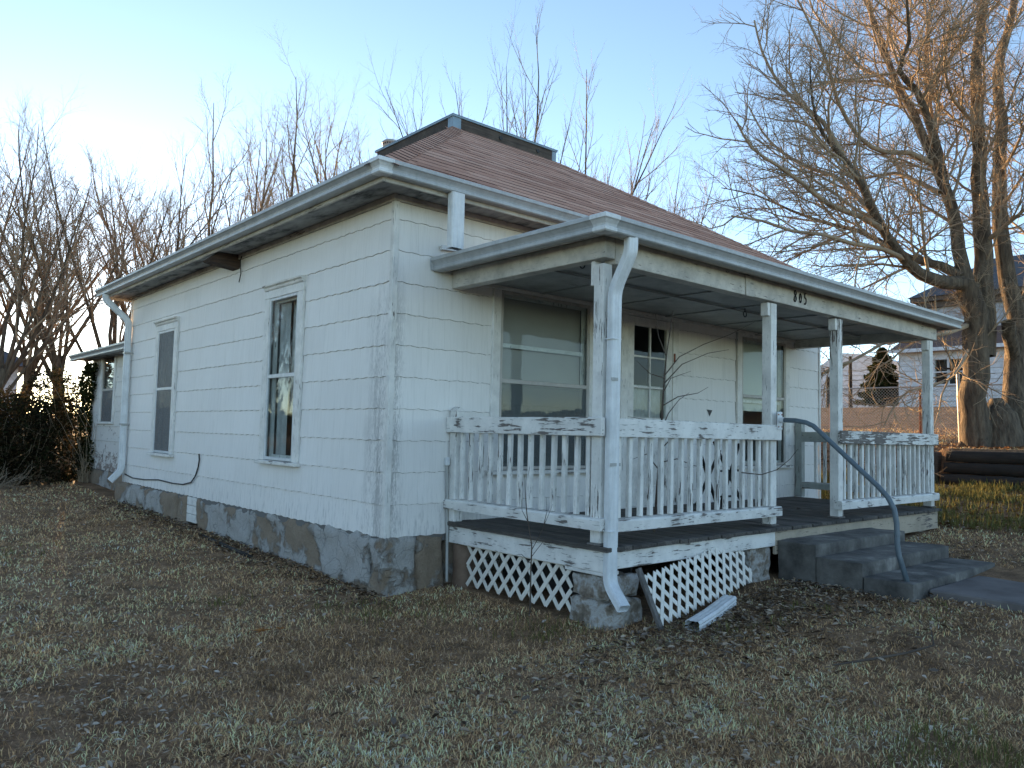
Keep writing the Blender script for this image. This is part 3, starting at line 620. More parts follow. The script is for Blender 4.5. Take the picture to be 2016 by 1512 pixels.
# front door
a, b, c, d = W_FRONT[1]; wd, h = b-a, d-c
m = MB(); m.cbox(-.105, -.001, -.03, 0, 0, h+.0); m.cbox(wd+.001, wd+.105, -.03, 0, 0, h); m.cbox(-.105, wd+.105, -.03, 0, h+.001, h+.09); m.box(0, wd, -.02, .11, -.02, .012)
door = obj('front_door', m, M_TRIM, house); door.location = (a, -.001, c)
st = .11; gl0 = .98
m = MB(); m.cbox(.004, st, -.02, .02, .015, h-.004); m.cbox(wd-st, wd-.004, -.02, .02, .015, h-.004); m.cbox(st+.0005, wd-st-.0005, -.02, .02, h-.1, h-.004); m.cbox(st+.0005, wd-st-.0005, -.02, .02, gl0-.1, gl0); m.cbox(st+.0005, wd-st-.0005, -.02, .02, .015, .22); m.box(st, wd-st, -.008, .01, .22, gl0-.1)
obj('door_leaf', m, M_POST, door)
gw, gh = wd-2*st, h-.1-gl0; xm = wd/2
m = MB(); m.cbox(xm-.011, xm+.011, -.016, .012, gl0, h-.1)
for k in (1, 2): m.cbox(st, xm-.0112, -.015, .011, gl0+gh*k/3-.011, gl0+gh*k/3+.011); m.cbox(xm+.0112, wd-st, -.015, .011, gl0+gh*k/3-.011, gl0+gh*k/3+.011)
obj('muntin', m, M_TRIM, door)
for i in range(2):
    for k in range(3):
        x0_ = st+.001 if i == 0 else xm+.012; x1_ = xm-.012 if i == 0 else wd-st-.001
        obj('pane', MB().box(x0_, x1_, -.002, .001, gl0+gh*k/3+.012, gl0+gh*(k+1)/3-.012), M_GLASS, door)
curtain(door, st, wd-st, .9, h-.75, .06, M_CURT, .01, 40)
m = MB().beam((st*.5, -.06, .95), (st*.5+.075, -.06, .93), .014, .022); m.tube([(st*.5, -.02, .95), (st*.5, -.06, .95)], .012, 8); obj('door_handle', m, M_IRON, door)
for zz in (h*.78, h*.40): obj('hinge', MB().cbox(wd+.004, wd+.03, -.042, -.0305, zz, zz+.10), M_RUST, door)
m = MB().prism([(4.47, -.0146, 1.70), (4.58, -.0146, 1.695), (4.56, -.0146, 1.665), (4.525, -.0146, 1.62), (4.50, -.0146, 1.665)], (0, .004, 0)); obj('broken_shingle_hole', m, M_CABLE, front_wall)
# downspouts
def dspout(path, w_=.085, d_=.062, name='downspout', mat=M_DSP, parent=house, side=None, rib=True):
    pts = [Vector(p) for p in path]; m = MB()
    # round the path
    P = [pts[0]]
    for i in range(1, len(pts)-1):
        p, a_, b_ = pts[i], pts[i-1], pts[i+1]; ra = min(.07, (p-a_).length*.45, (p-b_).length*.45); q0 = p+(a_-p).normalized()*ra; q1 = p+(b_-p).normalized()*ra
        P += [q0*(1-t)**2+p*2*t*(1-t)+q1*t*t for t in (0, .25, .5, .75, 1)]
    P.append(pts[-1]); sdv = Vector(side)
    prof = []; n = 6
    for (ax, sgn) in ((0, 1), (1, 1), (0, -1), (1, -1)):
        for k in range(n):
            t = -1+2*(k+.5)/n; dpt = 1-(.08 if (rib and k % 2) else 0)
            prof.append((w_/2*t*.94*sgn, d_/2*dpt*-sgn) if ax == 0 else (w_/2*dpt*sgn, d_/2*t*.94*sgn))
    K = len(prof); N = len(P)
    for i, p in enumerate(P):
        tn = (P[min(i+1, N-1)]-P[max(i-1, 0)]).normalized(); f_ = sdv.cross(tn).normalized()
        for (u_, v_) in prof: m.v.append(tuple(p+sdv*u_+f_*v_))
    for i in range(N-1):
        for j in range(K): m.f.append((i*K+j, i*K+(j+1)%K, (i+1)*K+(j+1)%K, (i+1)*K+j))
    return obj(name, m, mat, parent)
dc = dspout([(.70, -1.985, 2.765), (.70, -1.985, 2.66), (.672, -1.865, 2.40), (.665, -1.865, .33), (.61, -2.04, .20)], .088, .062, side=(.975, -.22, 0))
for zz in (2.05, .70): obj('downspout_joint', MB().box(.665-.049, .665+.047, -1.90, -1.832, zz-.006, zz), M_DSP, dc)
dspout([(.345, -.39, 3.352), (.345, -.39, 2.885)], .13, .075, side=(1, 0, 0))
d2 = dspout([(-EO-.05, 7.55, 3.355), (-EO-.05, 7.55, 3.27), (-.075, 7.42, 2.95), (-.075, 7.40, .66), (-.22, 7.42, .50)], .075, .095, side=(.2, .98, 0))
for zz in (1.35, 2.45): obj('downspout_strap', MB().box(-.126, -.012, 7.335, 7.375, zz, zz+.025).box(-.127, -.1235, 7.34, 7.46, zz, zz+.025), M_GALV, d2)
for zz in (1.15, 1.75): obj('downspout_strap', MB().box(.612, .722, -1.899, -1.8965, zz, zz+.022), M_GALV, dc)
# small things on the side wall
obj('bracket_stub', MB().prism([(-.001, 3.28, 3.19), (-.001, 3.28, 3.35), (-.17, 3.29, 3.352), (-.27, 3.29, 3.33), (-.36, 3.30, 3.255), (-.34, 3.30, 3.235)], (0, .2, 0)), M_OLD, house)
obj('wall_wire', MB().tube([(-.03, 3.18, 3.32), (-.045, 3.18, 3.28), (-.04, 3.185, 3.20), (-.03, 3.19, 3.12), (-.035, 3.22, 3.02)], .006, 6), M_CABLE, house)
cp = [(-.02, 7.40, .60), (-.022, 7.0, .565), (-.022, 6.4, .575), (-.02, 5.8, .61), (-.022, 5.2, .60), (-.022, 4.8, .61), (-.024, 4.5, .655), (-.024, 4.36, .74), (-.022, 4.28, .86), (-.02, 4.26, .95), (-.03, 4.25, 1.02)]
obj('wall_cable', MB().tube(cp, .009, 6), M_CABLE, house)
obj('conduit', MB().tube([(.618, -.035, .07), (.605, -.035, .6), (.585, -.035, 1.08)], .013, 8), M_GALV, house); obj('conduit_head', MB().cbox(.565, .605, -.06, -.015, 1.07, 1.14, .008), M_DSP, house)
obj('roof_flashing', MB().prism([(.46, -.02, 2.955), (.66, -.02, 2.97), (.66, -.02, 3.01), (.46, -.02, 2.995)], (0, -.03, 0)), M_DSP, house)
# foundation -----------------------------------------------------------
def rough_block(name, x0, x1, y0, y1, z0, z1, mat, parent, amp=.012, seed=0, step=.05, rnd=.015, smooth=True):
    """closed box with rough faces and softened corners"""
    nx, ny, nz = (max(2, int(round((b_-a_)/step))) for a_, b_ in ((x0, x1), (y0, y1), (z0, z1)))
    ids = {}; m = MB()
    def vid(i, j, k):
        if (i, j, k) in ids: return ids[i, j, k]
        p = Vector((x0+(x1-x0)*i/nx, y0+(y1-y0)*j/ny, z0+(z1-z0)*k/nz)); n = Vector(((i == nx)-(i == 0), (j == ny)-(j == 0), (k == nz)-(k == 0)))
        q = p*4+Vector((seed*3.1, seed*1.7, seed)); dsp = mnoise.fractal(q, 1., 2., 4)*amp*1.5
        if n.length > 0: p = p+n.normalized()*dsp-n*(rnd if n.length > 1.1 else 0)
        ids[i, j, k] = len(m.v); m.v.append(tuple(p)); return ids[i, j, k]
    for i in range(nx):
        for j in range(ny):
            m.f.append((vid(i,j,0), vid(i,j+1,0), vid(i+1,j+1,0), vid(i+1,j,0))); m.f.append((vid(i,j,nz), vid(i+1,j,nz), vid(i+1,j+1,nz), vid(i,j+1,nz)))
    for i in range(nx):
        for k in range(nz):
            m.f.append((vid(i,0,k), vid(i+1,0,k), vid(i+1,0,k+1), vid(i,0,k+1))); m.f.append((vid(i,ny,k), vid(i,ny,k+1), vid(i+1,ny,k+1), vid(i+1,ny,k)))
    for j in range(ny):
        for k in range(nz):
            m.f.append((vid(0,j,k), vid(0,j,k+1), vid(0,j+1,k+1), vid(0,j+1,k))); m.f.append((vid(nx,j,k), vid(nx,j+1,k), vid(nx,j+1,k+1), vid(nx,j,k+1)))
    return obj(name, m, mat, parent, smooth)
fnd = rough_block('foundation', .14, .30, .3, LEN-.02, -.1, .40, M_FOUND, house, .004, 3, .25)
zf = .487
for i, (a, b, mt, ex) in enumerate(((1.02, 2.72, M_FOUND, .0), (2.73, 4.30, M_FOUND, .0), (4.66, 5.0, M_FOUND2, .01), (5.01, 5.78, M_FOUND2, .02), (5.80, 6.40, M_FOUND2, .03), (6.42, 6.95, M_FOUND2, .035), (6.97, 7.75, M_FOUND2, .05))):
    rough_block('foundation_stone', -.012-ex, .16, a, b, -.15, zf-.008+random.uniform(-.01, .0), mt, fnd, .024, i+1, .045)
rough_block('foundation_stone', -.035, .14, .21, 1.01, -.2, zf-.004, M_FOUND, fnd, .026, 20, .045)
rough_block('foundation_stone', -.04, .30, -.035, .20, -.2, zf-.006, M_FOUND, fnd, .024, 31, .04); rough_block('foundation_stone', .305, .60, -.02, .18, -.2, zf-.008, M_FOUND2, fnd, .024, 42, .04)
rough_block('foundation_stone', .62, WID, .0, .16, -.2, zf-.03, M_FOUND2, fnd, .012, 45, .15)
rough_block('foundation_stone', WID-.16, WID, .17, LEN, -.1, zf-.03, M_FOUND2, fnd, .012, 46, .2)
for k in range(3): obj('vent_slat', MB().cbox(-.012, .03, 4.315, 4.645, .16+k*.105, .16+(k+1)*.105-.006), M_TRIMY, fnd)
p1 = rough_block('porch_pier', .645, .985, -1.86, -1.50, .205, .376, M_PIER, house, .03, 51, .035, .008, False); rough_block('pier_stone', .64, 1.0, -1.89, -1.47, -.15, .20, M_PIER, p1, .032, 52, .035, .008, False)
p2 = rough_block('porch_pier', 2.50, 2.83, -1.83, -1.52, -.0, .42, M_PIER, house, .03, 53, .035, .008, False)
m = MB().lathe([(.115, -.1), (.12, .0), (.118, .18), (.12, .34), (.11, .345), (.10, .345), (0, .345)], (.755, -.13, .055), 20); obj('clay_pier', m, M_TILE, house, True)
rough_block('porch_pier', 6.1, 6.45, -1.8, -1.5, .1, .42, M_PIER, house, .02, 54, .06)
# lattice skirt on the left side of the porch
def lattice_slats(parent, P0, U, Vv, W_, H_, zfun=None, sw=.034, gap=.138, mat=M_LAT, th=.005):
    """crossed slats clipped to the rectangle P0 + u*U + v*Vv, 0<u<W_, 0<v<H_"""
    P0, U, Vv = Vector(P0), Vector(U).normalized(), Vector(Vv).normalized(); N = U.cross(Vv).normalized()
    for sgn in (1, -1):
        k = -40
        for k in range(-30, 60):
            # line: v = sgn*(u - u0)*1.25
            sl = 1.22; u0 = k*gap
            cand = []
            for v in (0, H_):
                uu = u0+v/sl if sgn > 0 else u0-v/sl
                if 0 <= uu <= W_: cand.append((uu, v))
            for uu in (0, W_):
                v = (uu-u0)*sl if sgn > 0 else (u0-uu)*sl
                if 0 < v < H_: cand.append((uu, v))
            if len(cand) < 2: continue
            cand.sort(); (a0, b0), (a1, b1) = cand[0], cand[-1]
            if math.hypot(a1-a0, b1-b0) < .04: continue
            off = N*(.0028*sgn)
            obj('lattice_slat', MB().beam(P0+U*a0+Vv*b0+off, P0+U*a1+Vv*b1+off, sw, th, N), mat, parent)
lat = obj('lattice_skirt', MB().box(.662, .675, -1.47, -.26, .395, .42), M_LAT, house)
lattice_slats(lat, (.664, -.26, .07), (0, -1, 0), (0, 0, 1), 1.235, .345)
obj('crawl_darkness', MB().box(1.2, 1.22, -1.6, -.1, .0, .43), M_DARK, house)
# rear lean-to ---------------------------------------------------------
EX, EY0, EY1, EZ = .30, LEN+.001, 11.1, 2.62
ext = wall = MB()
for (a, b, c, d) in rects_minus(EY0, EY1, .45, EZ, [(9.5, 10.3, 1.42, 2.55)]): ext.box(EX, EX+.1, a, b, c, d)
ext.box(EX+.101, 6.5, EY1-.1, EY1, .45, EZ); ext.box(6.5, 6.6, EY0, EY1, .45, EZ)
ew = obj('lean_to_wall', ext, M_FELT, house)
side_shingles(ew, EY1, 'y', [(9.4, 10.4, 1.38, 2.6)], .53, EZ-.02, .262, .61, M_SID2, (EX, 0), EY0)
m = MB().prism([(EX-.26, EY0, EZ+.02), (EX+3, EY0, EZ+.55), (6.7, EY0, EZ+.02), (6.7, EY0, EZ-.03), (EX+3, EY0, EZ+.45), (EX-.26, EY0, EZ-.03)], (0, EY1-EY0+.3, 0)); obj('lean_to_roof', m, M_ROOF, house)
obj('lean_to_gutter', MB().sweep([(EX-.262, EY1+.3, EZ-.07), (EX-.262, EY0+.02, EZ-.07)], KP), M_GUT, house); obj('lean_to_soffit', MB().box(EX-.255, EX-.002, EY0, EY1+.25, EZ-.05, EZ-.035), M_SOFF, house)
w5 = obj('lean_to_window', MB().cbox(EX-.03, EX, 9.4, 9.499, 1.40, 2.57).cbox(EX-.03, EX, 10.301, 10.4, 1.40, 2.57).cbox(EX-.05, EX, 9.38, 10.42, 1.36, 1.399), M_TRIM, house)
obj('storm_frame', MB().cbox(EX-.012, EX+.01, 9.5, 9.53, 1.42, 2.55).cbox(EX-.012, EX+.01, 10.27, 10.3, 1.42, 2.55).cbox(EX-.012, EX+.01, 9.531, 10.269, 1.96, 2.0), M_ALU, w5)
obj('pane', MB().box(EX-.002, EX+.001, 9.531, 10.269, 1.42, 2.55), M_GLASS, w5); obj('insect_screen', MB().box(EX-.008, EX-.006, 9.531, 10.269, 1.42, 1.96), M_SCREEN, w5)
obj('roller_shade', MB().box(EX+.06, EX+.064, 9.5, 10.3, 1.42, 2.2), M_SHADE, w5)
rough_block('foundation_stone', EX-.02, EX+.2, EY0+.25, EY1, -.05, .525, M_FOUND2, fnd, .015, 61, .12)
obj('wall_wire', MB().tube([(EX-.03, 8.62, 2.2), (EX-.035, 8.66, 2.02), (EX-.03, 8.62, 1.93)], .006, 6), M_CABLE, house)

# ================================================================== PORCH SURROUNDINGS
steps = thing('concrete_steps', 'dark weathered concrete steps climbing to the porch deck', 'steps', (3.78, -2.44, 0))
for i, (y0, y1, zt) in enumerate(((-2.225, -1.866, .478), (-2.625, -2.226, .378), (-3.02, -2.626, .272))):
    rough_block('step', 2.87-.004*i, 4.68+.006*i, y0, y1, -.15, zt, M_CONC, steps, .005, 70+i, .04, .005, False)
hr = thing('pipe_handrail', 'curved grey painted pipe handrail bolted to a porch post beside the steps', 'handrail', (2.95, -2.4, .3))
hp = [(2.95,-1.87,1.535),(2.945,-2.0,1.533),(2.94,-2.10,1.515),(2.935,-2.17,1.486),(2.93,-2.25,1.42),(2.93,-2.35,1.33),(2.93,-2.6,1.11),(2.93,-2.72,1.005),(2.93,-2.80,.92),(2.93,-2.85,.83),(2.93,-2.868,.72),(2.93,-2.872,.55),(2.93,-2.885,.46),(2.93,-2.945,.27)]
obj('pipe', MB().tube(hp, .021, 12), M_PIPE, hr, True)
m = MB().cbox(2.90, 2.985, -1.8505, -1.8425, 1.45, 1.61, .002); m.tube([(2.945,-1.85,1.535), (2.95,-1.885,1.535)], .026, 12); br = obj('mounting_plate', m, M_DSP, hr)
for (x, z) in ((2.915, 1.475), (2.97, 1.475), (2.915, 1.585), (2.97, 1.585)): obj('bolt', MB().tube([(x, -1.8505, z), (x, -1.857, z)], .006, 6), M_RUST, br)
LP0 = Vector((.915, -2.12, .062)); LU = Vector((1.5, .2, .125)); LV = Vector((-.085, .13, .37))
lp = thing('lattice_panel', 'loose cream lattice panel leaning askew under the front of the porch', 'lattice', tuple(LP0))
lattice_slats(lp, LP0, LU, LV, 1.52, .35, gap=.12)
obj('frame_board', MB().beam(LP0-LV*.06-Vector((.03,.012,0)), LP0+LV*1.03-Vector((.02,.012,0)), .045, .022, LU.cross(LV)), M_GREYW, lp)
fs = dspout([(1.02, -2.30, gz(1.02,-2.3)+.045), (1.35, -2.22, gz(1.3,-2.2)+.045), (1.78, -2.10, gz(1.78,-2.1)+.05)], .105, .07, 'fallen_downspout', M_DSP, None, (.23, -.97, 0))
tag(fs, 'short length of white downspout lying on the leaves before the lattice', 'downspout')
def walkway():
    for k in range(6):
        y1 = -3.03-k*1.3; m = MB().cbox(3.12, 4.62, y1-1.29, y1, gz(3.9, y1-.6)-.12, gz(3.9, y1-.6)+.012, .012); obj('walk_slab', m, M_WALK, walk)
walk = tag(obj('sidewalk', MB().box(3.16, 4.58, -10.8, -3.04, -.3, gz(3.9,-8)-.02), M_WALK), 'worn concrete walk leading from the steps', kind='structure'); walkway()
# black iron plant stand behind the front railing
ps = thing('plant_stand', 'folded black iron stand standing on the porch behind the railing', 'stand', (4.05, -.6, .586))
for (a, b) in (((3.84,-.62,.60),(4.28,-.58,1.30)), ((4.28,-.64,.60),(3.82,-.56,1.32)), ((3.86,-.3,.60),(4.26,-.34,1.22)), ((4.26,-.3,.60),(3.86,-.34,1.22))): obj('leg', MB().beam(a, b, .03, .02), M_IRON, ps)
obj('shelf', MB().beam((3.86,-.58,1.0),(4.25,-.58,1.0),.03,.02), M_IRON, ps); obj('shelf', MB().beam((3.9,-.6,.72),(4.2,-.6,.72),.03,.02), M_IRON, ps)

# ================================================================== WOODY PLANTS
def nrm(v):
    l = math.sqrt(v[0]*v[0]+v[1]*v[1]+v[2]*v[2]) or 1.; return (v[0]/l, v[1]/l, v[2]/l)
def perp_dir(d, ang, az):
    a = nrm((-d[1], d[0], 0)) if abs(d[2]) < .95 else (1., 0., 0.); b = (d[1]*a[2]-d[2]*a[1], d[2]*a[0]-d[0]*a[2], d[0]*a[1]-d[1]*a[0])
    c, s, ca, sa = math.cos(ang), math.sin(ang), math.cos(az), math.sin(az)
    return nrm(tuple(d[i]*c+(a[i]*ca+b[i]*sa)*s for i in range(3)))
class Tree:
    def __init__(s, P, seed): s.P = P; s.r = random.Random(seed); s.ch = {}
    def add(s, pts, rad, lvl): s.ch.setdefault((len(pts), lvl), []).append((pts, rad))
    def grow(s, p, d, L, r, lvl):
        P, rr = s.P, s.r; n = P['n'][lvl]; st = L/n; pts = [p]; rad = [r]; wn, tr = P['wander'][lvl], P['trop'][lvl]; tip = P['tip'][lvl]; dirs = []
        for i in range(n):
            d = nrm((d[0]+rr.gauss(0, wn), d[1]+rr.gauss(0, wn), d[2]+rr.gauss(0, wn)+tr)); dirs.append(d)
            p = (p[0]+d[0]*st, p[1]+d[1]*st, p[2]+d[2]*st); pts.append(p); rad.append(r*(1-(1-tip)*(i+1)/n))
        s.add(pts, rad, lvl); s.kids(pts, rad, L, lvl, dirs)
    def kids(s, pts, rad, L, lvl, dirs=None, k=None, tmin=None):
        P, rr = s.P, s.r
        if lvl+1 >= len(P['n']): return
        k = P['kids'][lvl] if k is None else k; k = int(k+rr.random()); n = len(pts)-1; tm = P['tmin'][lvl] if tmin is None else tmin
        az = rr.uniform(0, 6.28)
        for j in range(k):
            t = tm+(1-tm)*((j+rr.random())/k); f = t*n; i = min(int(f), n-1); f -= i
            q = tuple(pts[i][c]*(1-f)+pts[i+1][c]*f for c in range(3)); rq = rad[i]*(1-f)+rad[i+1]*f
            d = nrm(tuple(pts[i+1][c]-pts[i][c] for c in range(3))); az += 2.4+rr.uniform(-.5, .5)
            nd = perp_dir(d, P['ang'][lvl]*rr.uniform(.75, 1.3), az)
            l2 = L*P['ratio'][lvl]*(rr.uniform(.82, 1.08) if lvl == 0 else rr.uniform(.6, 1.15)*(1.1-.55*t)); s.grow(q, nd, l2, min(rq*.75, max(P['rmin'], r_of(l2, P, lvl+1))), lvl+1)
    def limb(s, pts, r0, r1, lvl, k, tmin=.25):
        # smooth the given polyline
        Q = [Vector(p) for p in pts]; out = []
        for i in range(len(Q)-1):
            p0, p1, p2, p3 = Q[max(i-1, 0)], Q[i], Q[i+1], Q[min(i+2, len(Q)-1)]
            for t in (0, .5): out.append(.5*((2*p1)+(p2-p0)*t+(2*p0-5*p1+4*p2-p3)*t*t+(3*p1-p0-3*p2+p3)*t**3))
        out.append(Q[-1]); n = len(out); rad = [r0+(r1-r0)*(i/(n-1))**.8 for i in range(n)]
        out = [tuple(o+Vector((s.r.gauss(0, .3), s.r.gauss(0, .3), s.r.gauss(0, .3)))*rad[i]*.35) if 0 < i < n-1 else tuple(o) for i, o in enumerate(out)]
        s.add(out, rad, lvl); L = sum((Vector(out[i+1])-Vector(out[i])).length for i in range(n-1)); s.kids(out, rad, s.P.get('limbL', L)*1., lvl, None, k, tmin)
    def meshes(s, name, label, cat, base, group=None, split=1, mt=M_BARK, mc=M_TWIG, sides=(10, 7, 5, 4, 3, 3), parts=('trunk', 'crown')):
        root = thing(name, label, cat, base, group)
        for part, test in ((0, lambda l: l <= split), (1, lambda l: l > split)):
            Vs, Fs, off = [], [], 0
            for (n, lvl), lst in s.ch.items():
                if not test(lvl): continue
                k = sides[lvl]; P = np.array([c[0] for c in lst]); Rr = np.array([c[1] for c in lst]); Mn = len(lst)
                T = np.gradient(P, axis=1); T /= np.linalg.norm(T, axis=2, keepdims=True)+1e-9
                ref = np.where(np.abs(T[:, :1, 2:3]) < .9, np.array([0, 0, 1.]), np.array([1., 0, 0])); A = np.cross(T, np.broadcast_to(ref, T.shape)); A /= np.linalg.norm(A, axis=2, keepdims=True)+1e-9; B = np.cross(A, T)
                th = np.arange(k)*2*np.pi/k; V = P[:, :, None, :]+Rr[:, :, None, None]*(A[:, :, None, :]*np.cos(th)[None, None, :, None]+B[:, :, None, :]*np.sin(th)[None, None, :, None])
                base_i = (np.arange(Mn)*n*k)[:, None, None]+(np.arange(n-1)*k)[None, :, None]; j = np.arange(k)[None, None, :]; j2 = (j+1) % k
                F_ = np.stack([base_i+j, base_i+j2, base_i+k+j2, base_i+k+j], -1).reshape(-1, 4)+off
                Vs.append(V.reshape(-1, 3)); Fs.append(F_); off += Mn*n*k
            if Vs: npmesh(parts[part], np.concatenate(Vs), np.concatenate(Fs), mt if part == 0 else mc, root, True)
        return root
def r_of(l, P, lvl): return max(P['rmin'], l*P.get('slim', .016)*(.8 if lvl == 1 else 1.))
# the big tree on the right -------------------------------------------
BIG = {
 'trunkA':(0.42,0.24,[ (13.20,-0.15,1.05),(13.12,-0.13,1.59),(13.07,-0.14,2.27),(13.02,-0.17,3.05),(12.96,-0.18,3.83),(12.83,-0.11,4.41) ]),
 'trunkB':(0.3,0.09,[ (13.24,-0.23,3.06),(13.32,-0.24,4.06),(13.36,-0.23,5.08),(13.47,-0.15,6.13),(13.50,-0.13,7.17),(13.62,-0.06,8.27),(13.78,-0.02,9.30),(13.94,-0.10,10.29),(14.06,-0.17,11.51) ]),
 'trunkC':(0.38,0.08,[ (13.99,-0.58,1.07),(14.01,-0.53,1.81),(14.20,-0.51,2.72),(14.52,-0.47,3.77),(14.43,-0.33,4.61),(14.36,-0.23,5.77),(14.50,-0.19,6.99),(14.70,-0.19,8.12),(14.78,-0.08,9.17),(15.13,-0.21,10.25),(15.48,-0.37,11.69) ]),
 'limbD':(0.24,0.05,[ (14.52,-0.47,3.77),(14.96,-0.69,4.85),(15.64,-0.98,6.10),(16.04,-1.18,7.55),(16.22,-1.08,9.30),(16.52,-1.23,11.06) ]),
 'L1':(0.21,0.012,[ (12.83,-0.11,4.41),(12.18,0.06,4.38),(11.53,0.22,4.46),(10.96,0.30,4.66),(10.53,0.39,4.97),(10.10,0.47,5.36),(9.71,0.51,5.82),(9.26,0.60,6.18),(8.88,0.77,6.52),(8.63,0.82,7.03),(8.47,0.78,7.66) ]),
 'L2':(0.15,0.012,[ (12.71,-0.02,4.55),(12.62,0.31,4.79),(12.52,0.65,4.94),(12.42,0.99,5.11),(12.44,1.35,5.40),(12.37,1.78,5.71),(12.17,2.34,5.93),(11.86,2.98,6.27),(11.44,3.58,6.65),(11.02,4.20,6.86) ]),
 'L3':(0.2,0.04,[ (12.83,-0.11,4.41),(12.79,-0.00,5.12),(12.72,0.13,5.93),(12.58,0.32,6.75),(12.41,0.53,7.47),(12.31,0.82,8.25),(12.16,1.03,8.90),(12.06,1.20,9.56),(12.02,1.44,10.39),(11.86,1.52,11.11) ]),
 'L4':(0.14,0.015,[ (12.62,0.29,6.60),(12.15,0.24,7.32),(11.57,0.29,7.96),(11.09,0.43,8.24),(11.01,0.20,8.71),(10.62,0.08,9.28),(10.69,-0.03,10.01) ]),
 'L5':(0.11,0.03,[ (12.72,0.13,5.93),(13.12,0.47,7.23),(13.33,0.73,8.32),(13.52,0.87,9.41),(13.84,0.90,10.54),(14.15,0.79,11.65) ]),
 'S1':(0.075,0.02,[ (11.14,0.29,4.64),(10.17,0.33,4.71),(9.28,0.44,4.66),(8.51,0.58,4.70),(7.86,0.76,4.67),(7.31,0.96,4.76),(6.77,1.16,4.77) ]),
 'S2':(0.085,0.02,[ (10.32,0.43,5.12),(9.61,0.51,5.22),(8.83,0.66,5.30),(8.21,0.78,5.53),(7.71,0.94,5.74),(7.21,1.09,5.94),(6.83,1.12,6.26) ]),
 'S3':(0.08,0.02,[ (10.10,0.47,5.36),(10.30,0.92,5.86),(10.38,1.34,6.31),(10.39,1.84,6.58),(10.37,2.36,7.01),(10.30,2.77,7.52),(10.34,3.09,8.15) ]),
 'S4':(0.07,0.02,[ (9.26,0.60,6.18),(9.15,0.91,6.86),(8.98,1.28,7.28),(8.87,1.61,7.72),(8.81,1.88,8.36),(8.85,2.06,9.01) ]),
 'S5':(0.09,0.02,[ (12.58,0.32,6.75),(11.84,0.55,6.92),(11.07,0.70,6.76),(10.31,0.82,6.88),(9.71,0.91,7.39),(9.26,0.86,7.87),(8.84,0.92,8.38),(8.43,0.98,8.78) ]),
 'S6':(0.08,0.02,[ (12.54,0.26,6.22),(12.77,0.82,6.65),(12.96,1.30,6.97),(12.87,1.90,6.98),(12.84,2.44,7.33),(12.58,3.01,7.98) ]),
 'S7':(0.08,0.02,[ (12.31,0.82,8.25),(12.50,1.40,8.93),(12.56,1.85,9.32),(12.49,2.37,10.16),(12.40,2.79,10.87),(12.37,3.01,11.77) ]),
 'S8':(0.08,0.02,[ (13.45,-0.19,5.30),(13.13,-0.73,5.54),(12.97,-1.15,5.81),(12.82,-1.59,6.34) ]),
 'S9':(0.07,0.02,[ (13.56,-0.10,7.72),(12.44,-0.06,7.91),(11.84,-0.10,8.40),(11.44,-0.34,8.95) ]),
 'S10':(0.06,0.02,[ (14.52,-0.20,6.99),(13.91,-0.61,7.15),(13.49,-0.95,7.55),(13.13,-1.23,8.25) ]),
 'droop':(0.08,0.018,[ (12.88,-0.09,3.63),(11.77,-0.16,3.37),(10.86,-0.15,3.21),(10.19,-0.08,3.06),(9.62,0.02,3.02),(9.21,0.12,2.84),(8.78,0.26,2.63),(8.47,0.40,2.53),(8.21,0.50,2.36) ]),
 'droop2':(0.05,0.015,[ (12.80,-0.11,3.13),(11.72,-0.34,2.75),(10.95,-0.44,2.47),(10.28,-0.36,2.30),(9.82,-0.22,2.20),(9.54,-0.09,1.94),(9.34,-0.01,1.60) ]),
 'stub':(0.13,0.12,[ (13.91,-0.55,3.10),(13.50,-0.62,3.46),(13.35,-0.64,3.71) ]),
}
PB = dict(n=[6,6,6,5,3,2], wander=[.1,.1,.13,.17,.2,.22], trop=[0,0,.03,.04,.04,.03], tip=[.5,.3,.25,.3,.4,.6], kids=[0,10,11,8.5,2.5,0], tmin=[.3,.2,.12,.12,.12,0], ang=[.7,.75,.72,.72,.7,.6], ratio=[.6,.62,.52,.55,.6,.5], rmin=.0072, slim=.0125)
bt = Tree(PB, 11)
for kname, (r0, r1, pts) in BIG.items():
    if kname in ('trunkA', 'trunkC'):
        pts = list(pts); rad0 = r0
        fl = [(pts[0][0], pts[0][1], pts[0][2]-.35)]+pts; r0 = r0*.74; r1 = r1*.85
        bt.P['limbL'] = 4.; bt.limb(fl, r0, r1, 0, 0)
        if kname == 'trunkC': bt.limb(pts[4:], r1*1.6, r1*.7, 1, 12, .1)
        else:
            bt.P['limbL'] = 2.2; bt.limb(pts[3:], .05, .05, 1, 7, .0)
    elif kname == 'stub': bt.limb(pts, r0, r1, 0, 0)
    else:
        big = r0 > .095; bt.P['limbL'] = 4.6 if big else 3.2
        bt.limb(pts, r0*.72, r1*.8, 1 if big else 2, 19 if big else 16, .14 if big else .12)
bt.add([(13.6, -.37, .9), (13.6, -.37, 1.45), (13.58, -.36, 1.95), (13.55, -.35, 2.25)], [.58, .46, .34, .1], 0)
# root flare
for k in range(9):
    a = k*.7+.2; cx_, cy_ = (13.2, -.15) if k % 2 else (13.98, -.58); g = 1.22
    bt.add([(cx_, cy_, g+.75), (cx_+.22*math.cos(a), cy_+.22*math.sin(a), g+.2), (cx_+.5*math.cos(a), cy_+.5*math.sin(a), g-.12)], [.16, .10, .03], 0)
bt.meshes('large_bare_tree', 'huge bare tree with forked lichen-spotted trunk rising beyond the porch', 'tree', (13.5, -.3, 1.2))

